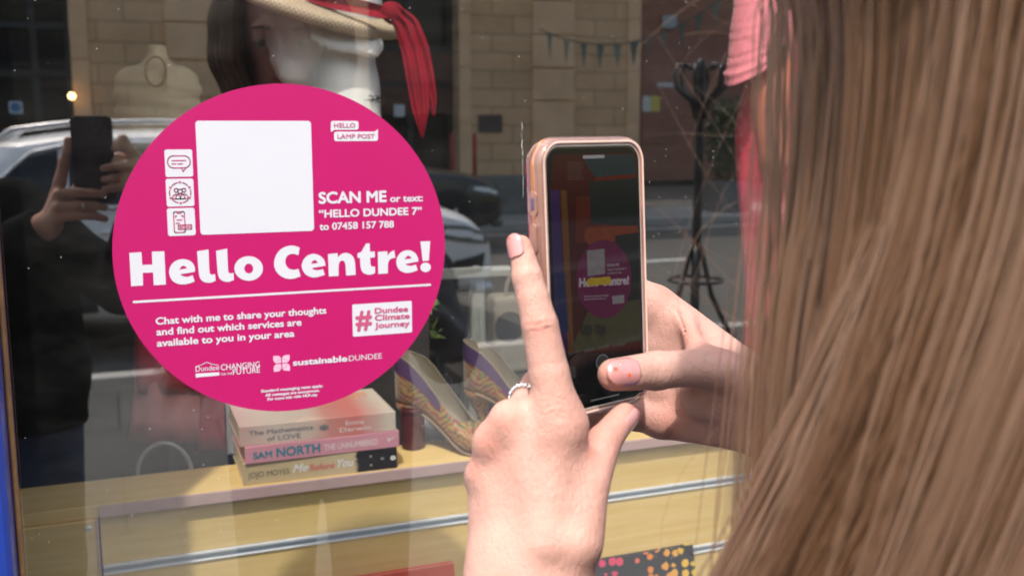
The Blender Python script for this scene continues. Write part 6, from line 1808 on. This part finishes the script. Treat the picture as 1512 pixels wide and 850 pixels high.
def hair_mat():
    a = NT('brown hair')
    at_ = a.n('ShaderNodeAttribute'); at_.attribute_name = 'tone'
    col = a.ramp(at_.outputs['Fac'], [(0.0, (.022, .009, .004)), (.30, (.085, .038, .016)), (.62, (.150, .073, .036)), (1.0, (.245, .145, .095))])
    hb = a.n('ShaderNodeBsdfHairPrincipled'); hb.parametrization = 'COLOR'
    a.l(col, hb.inputs['Color']); hb.inputs['Roughness'].default_value = .32; hb.inputs['Radial Roughness'].default_value = .45
    a.l(col, a.b.inputs['Base Color']); a.b.inputs['Roughness'].default_value = .42; a.b.inputs['Specular IOR Level'].default_value = .35
    ms = a.n('ShaderNodeMixShader'); ms.inputs[0].default_value = .62; a.l(hb.outputs[0], ms.inputs[1]); a.l(a.b.outputs[0], ms.inputs[2]); a.l(ms.outputs[0], a.out.inputs['Surface'])
    return a.m
M_hair = hair_mat()
hd.materials.append(M_hair)
ho = bpy.data.objects.new('hair', hd)
link(ho, woman)
# the dense inner mass of the hair, under the strands
rings = []
for i in range(24):
    t = i / 23
    ring = []
    for k in range(28):
        phi = 66 + (308 - 66) * k / 27
        back = max(0.0, min(1.0, (phi - 50) / 100)) if phi < 180 else max(0.0, 1 - (phi - 180) / 60)
        sw = lin((60, 75, 90, 103, 120, 180, 215), (.0, .05, .28, .72, .9, .9, .4), phi) if phi < 215 else 0
        ring.append(hair_path(phi, .072, Vector((0, 0, 0)), sw, Vector((0, 0, 0)), 1.06, 24)[i])
    rings.append(ring)
def mass_mat():
    a = NT('dense dark brown hair')
    v = a.coord((60, 60, 2.2))
    a.l(a.ramp(a.noise(v, 6, 4, .6), [(.3, (.035, .017, .009)), (.7, (.13, .070, .040))]), a.b.inputs['Base Color'])
    a.b.inputs['Roughness'].default_value = .5; a.b.inputs['Sheen Weight'].default_value = .2
    a.bump(a.noise(v, 14, 3), .6, .002)
    return a.m
MB().grid(rings).build('hair_mass', mass_mat(), woman, smooth=True, solid=.004)

# ------------------------------------------------------------------ the photographer (mirrored, dark against the street)
M_skin2 = skin_mat('photographer skin', (.50, .30, .23))
HC2 = Vector((-.36, -1.38, 1.53))
M2 = basis((.15, .99), .12)
sL, sR = (-.50, -1.40, 1.27), (-.17, -1.42, 1.27)
eL, eR = (-.36, -1.22, 1.10), (.02, -1.24, 1.12)
wL, wR = (-.098, -1.035, 1.275), (.085, -1.085, 1.355)
f2, d2 = body_field(HC2, M2, (-.35, -1.42, 1.36), sL, sR, eL, eR, wL, wR, (-.24, -1.43, .93), (0, 1, 0), .008)
d2 = np.maximum(d2, .80 - f2.Z)
ph2 = thing('person', 'photographer in a black jacket and jeans, mirrored as a dark figure at the left edge', 'person', (-.24, -1.43, 0))
A = np.array
lo, hi = A((-.135, -1.10, 1.21)), A((.13, -.955, 1.47))
fh = Field(lo, hi, .0016)
# left hand (towards -x): index up the phone's edge, other fingers across its back
kn = [A((-.074, -1.010, 1.352)), A((-.077, -1.000, 1.330)), A((-.079, -.996, 1.308)), A((-.080, -1.000, 1.290))]
P = None
for q in kn:
    c = fh.cone(q, A(wL) + (q - kn[1]) * .35, .0105, .015)
    P = c if P is None else smin(P, c, .006)
P = smin(P, fh.cone(A(wL), A(wL) + (A(eL) - A(wL)) * .25, .022, .026), .012)
D = smin(P, fh.chain([kn[0], A((-.066, -1.004, 1.385)), A((-.060, -1.004, 1.405)), A((-.057, -1.005, 1.424))], [.0105, .009, .008, .0065], .003), .005)
for q, (dx, dz) in zip(kn[1:], ((.0, .0), (.0, -.002), (.0, -.004))):
    D = smin(D, fh.chain([q, A((-.048, -.990, q[2] + .002)), A((-.022, -.991, q[2] + .001)), A((-.004 + dx, -.993, q[2] - .002 + dz))], [.0100, .0088, .0078, .0066], .003), .003)
D = smin(D, fh.chain([A(wL) + A((.012, -.004, .02)), A((-.066, -1.034, 1.315)), A((-.040, -1.030, 1.345)), A((-.022, -1.027, 1.362))], [.016, .0115, .0095, .007], .004), .005)
# right hand (towards +x): thumb and fingers at the phone's right edge
kr = [A((.047, -1.000, 1.402)), A((.052, -.998, 1.382)), A((.054, -1.000, 1.362)), A((.053, -1.006, 1.345))]
Pr = None
for q in kr:
    c = fh.cone(q, A(wR) + (q - kr[1]) * .35, .0105, .015)
    Pr = c if Pr is None else smin(Pr, c, .006)
Pr = smin(Pr, fh.cone(A(wR), A(wR) + (A(eR) - A(wR)) * .25, .022, .026), .012)
for q in kr[:1]: Pr = smin(Pr, fh.chain([q, A((.034, -.992, 1.425)), A((.026, -.991, 1.418)), A((.020, -.992, 1.408))], [.0100, .0088, .0078, .0064], .003), .004)
for q in kr[1:]: Pr = smin(Pr, fh.chain([q, A((.030, -.990, q[2] - .004)), A((.012, -.991, q[2] - .006)), A((-.001, -.993, q[2] - .008))], [.0100, .0088, .0078, .0064], .003), .003)
Pr = smin(Pr, fh.chain([A(wR) + A((-.008, .004, .015)), A((.046, -1.033, 1.385)), A((.026, -1.028, 1.392)), A((.012, -1.0265, 1.392))], [.015, .011, .0095, .007], .004), .005)
D = np.minimum(D, Pr)
hm = fh.nets(D, 1)
b2 = f2.nets(d2, 1)
np_mesh('body', [hm, b2], M_skin2, ph2, {'flush': np.zeros(len(hm[0]) + len(b2[0]))})
M_blackj = mat('black jacket cloth', (.005, .005, .0055), .9, .25, 60, .3, .001, spec=.08)
jacket(f2, smin(d2, f2.cone((-.24, -1.43, 1.15), (-.22, -1.43, .70), .13, .15, ((0, 1, 0), .7)), .05), None, .80, [(A(wL) + (A(eL) - A(wL)) * .04, A(wL) - A(eL)), (A(wR) + (A(eR) - A(wR)) * .04, A(wR) - A(eR))], A(HC2) + A((0, 0, .03)), 'jacket', M_blackj, ph2, .016)
legs((-.24, -1.43, .93), (1, 0, 0), (0, 1, 0), ph2, M_jean)
face_parts(HC2, M2, ph2)
Mv = [Vector(q) for q in M2]
hr = MB()
rows = []
for i in range(14):
    t = i / 13
    row = []
    for k in range(25):
        a = rad(60 + 240 * k / 24)
        zz = .135 - .33 * t
        rr = .098 * math.sqrt(max(.01, 1 - max(0, (zz - .02) / .118) ** 2.2)) + .01 * max(0, .0 - zz) * 3
        row.append(HC2 + Mv[1] * (math.cos(a) * rr * 1.08 - .012) - Mv[0] * (math.sin(a) * rr * .93) + Vector((0, 0, zz)))
    rows.append(row)
hr.grid(rows).build('hair', mat('dark brown hair', (.03, .018, .012), .5, .4, 120, .5, .002), ph2, smooth=True, solid=.012)
MB().tube([Vector((-.012 + .0102 * math.cos(a) * .2 - .028, -.9905 + .0092 * math.cos(a), 1.307 + .0092 * math.sin(a))) for a in np.linspace(0, 2 * math.pi, 25)], .0011, 6).build('finger_ring', M_silverm, ph2, smooth=True)
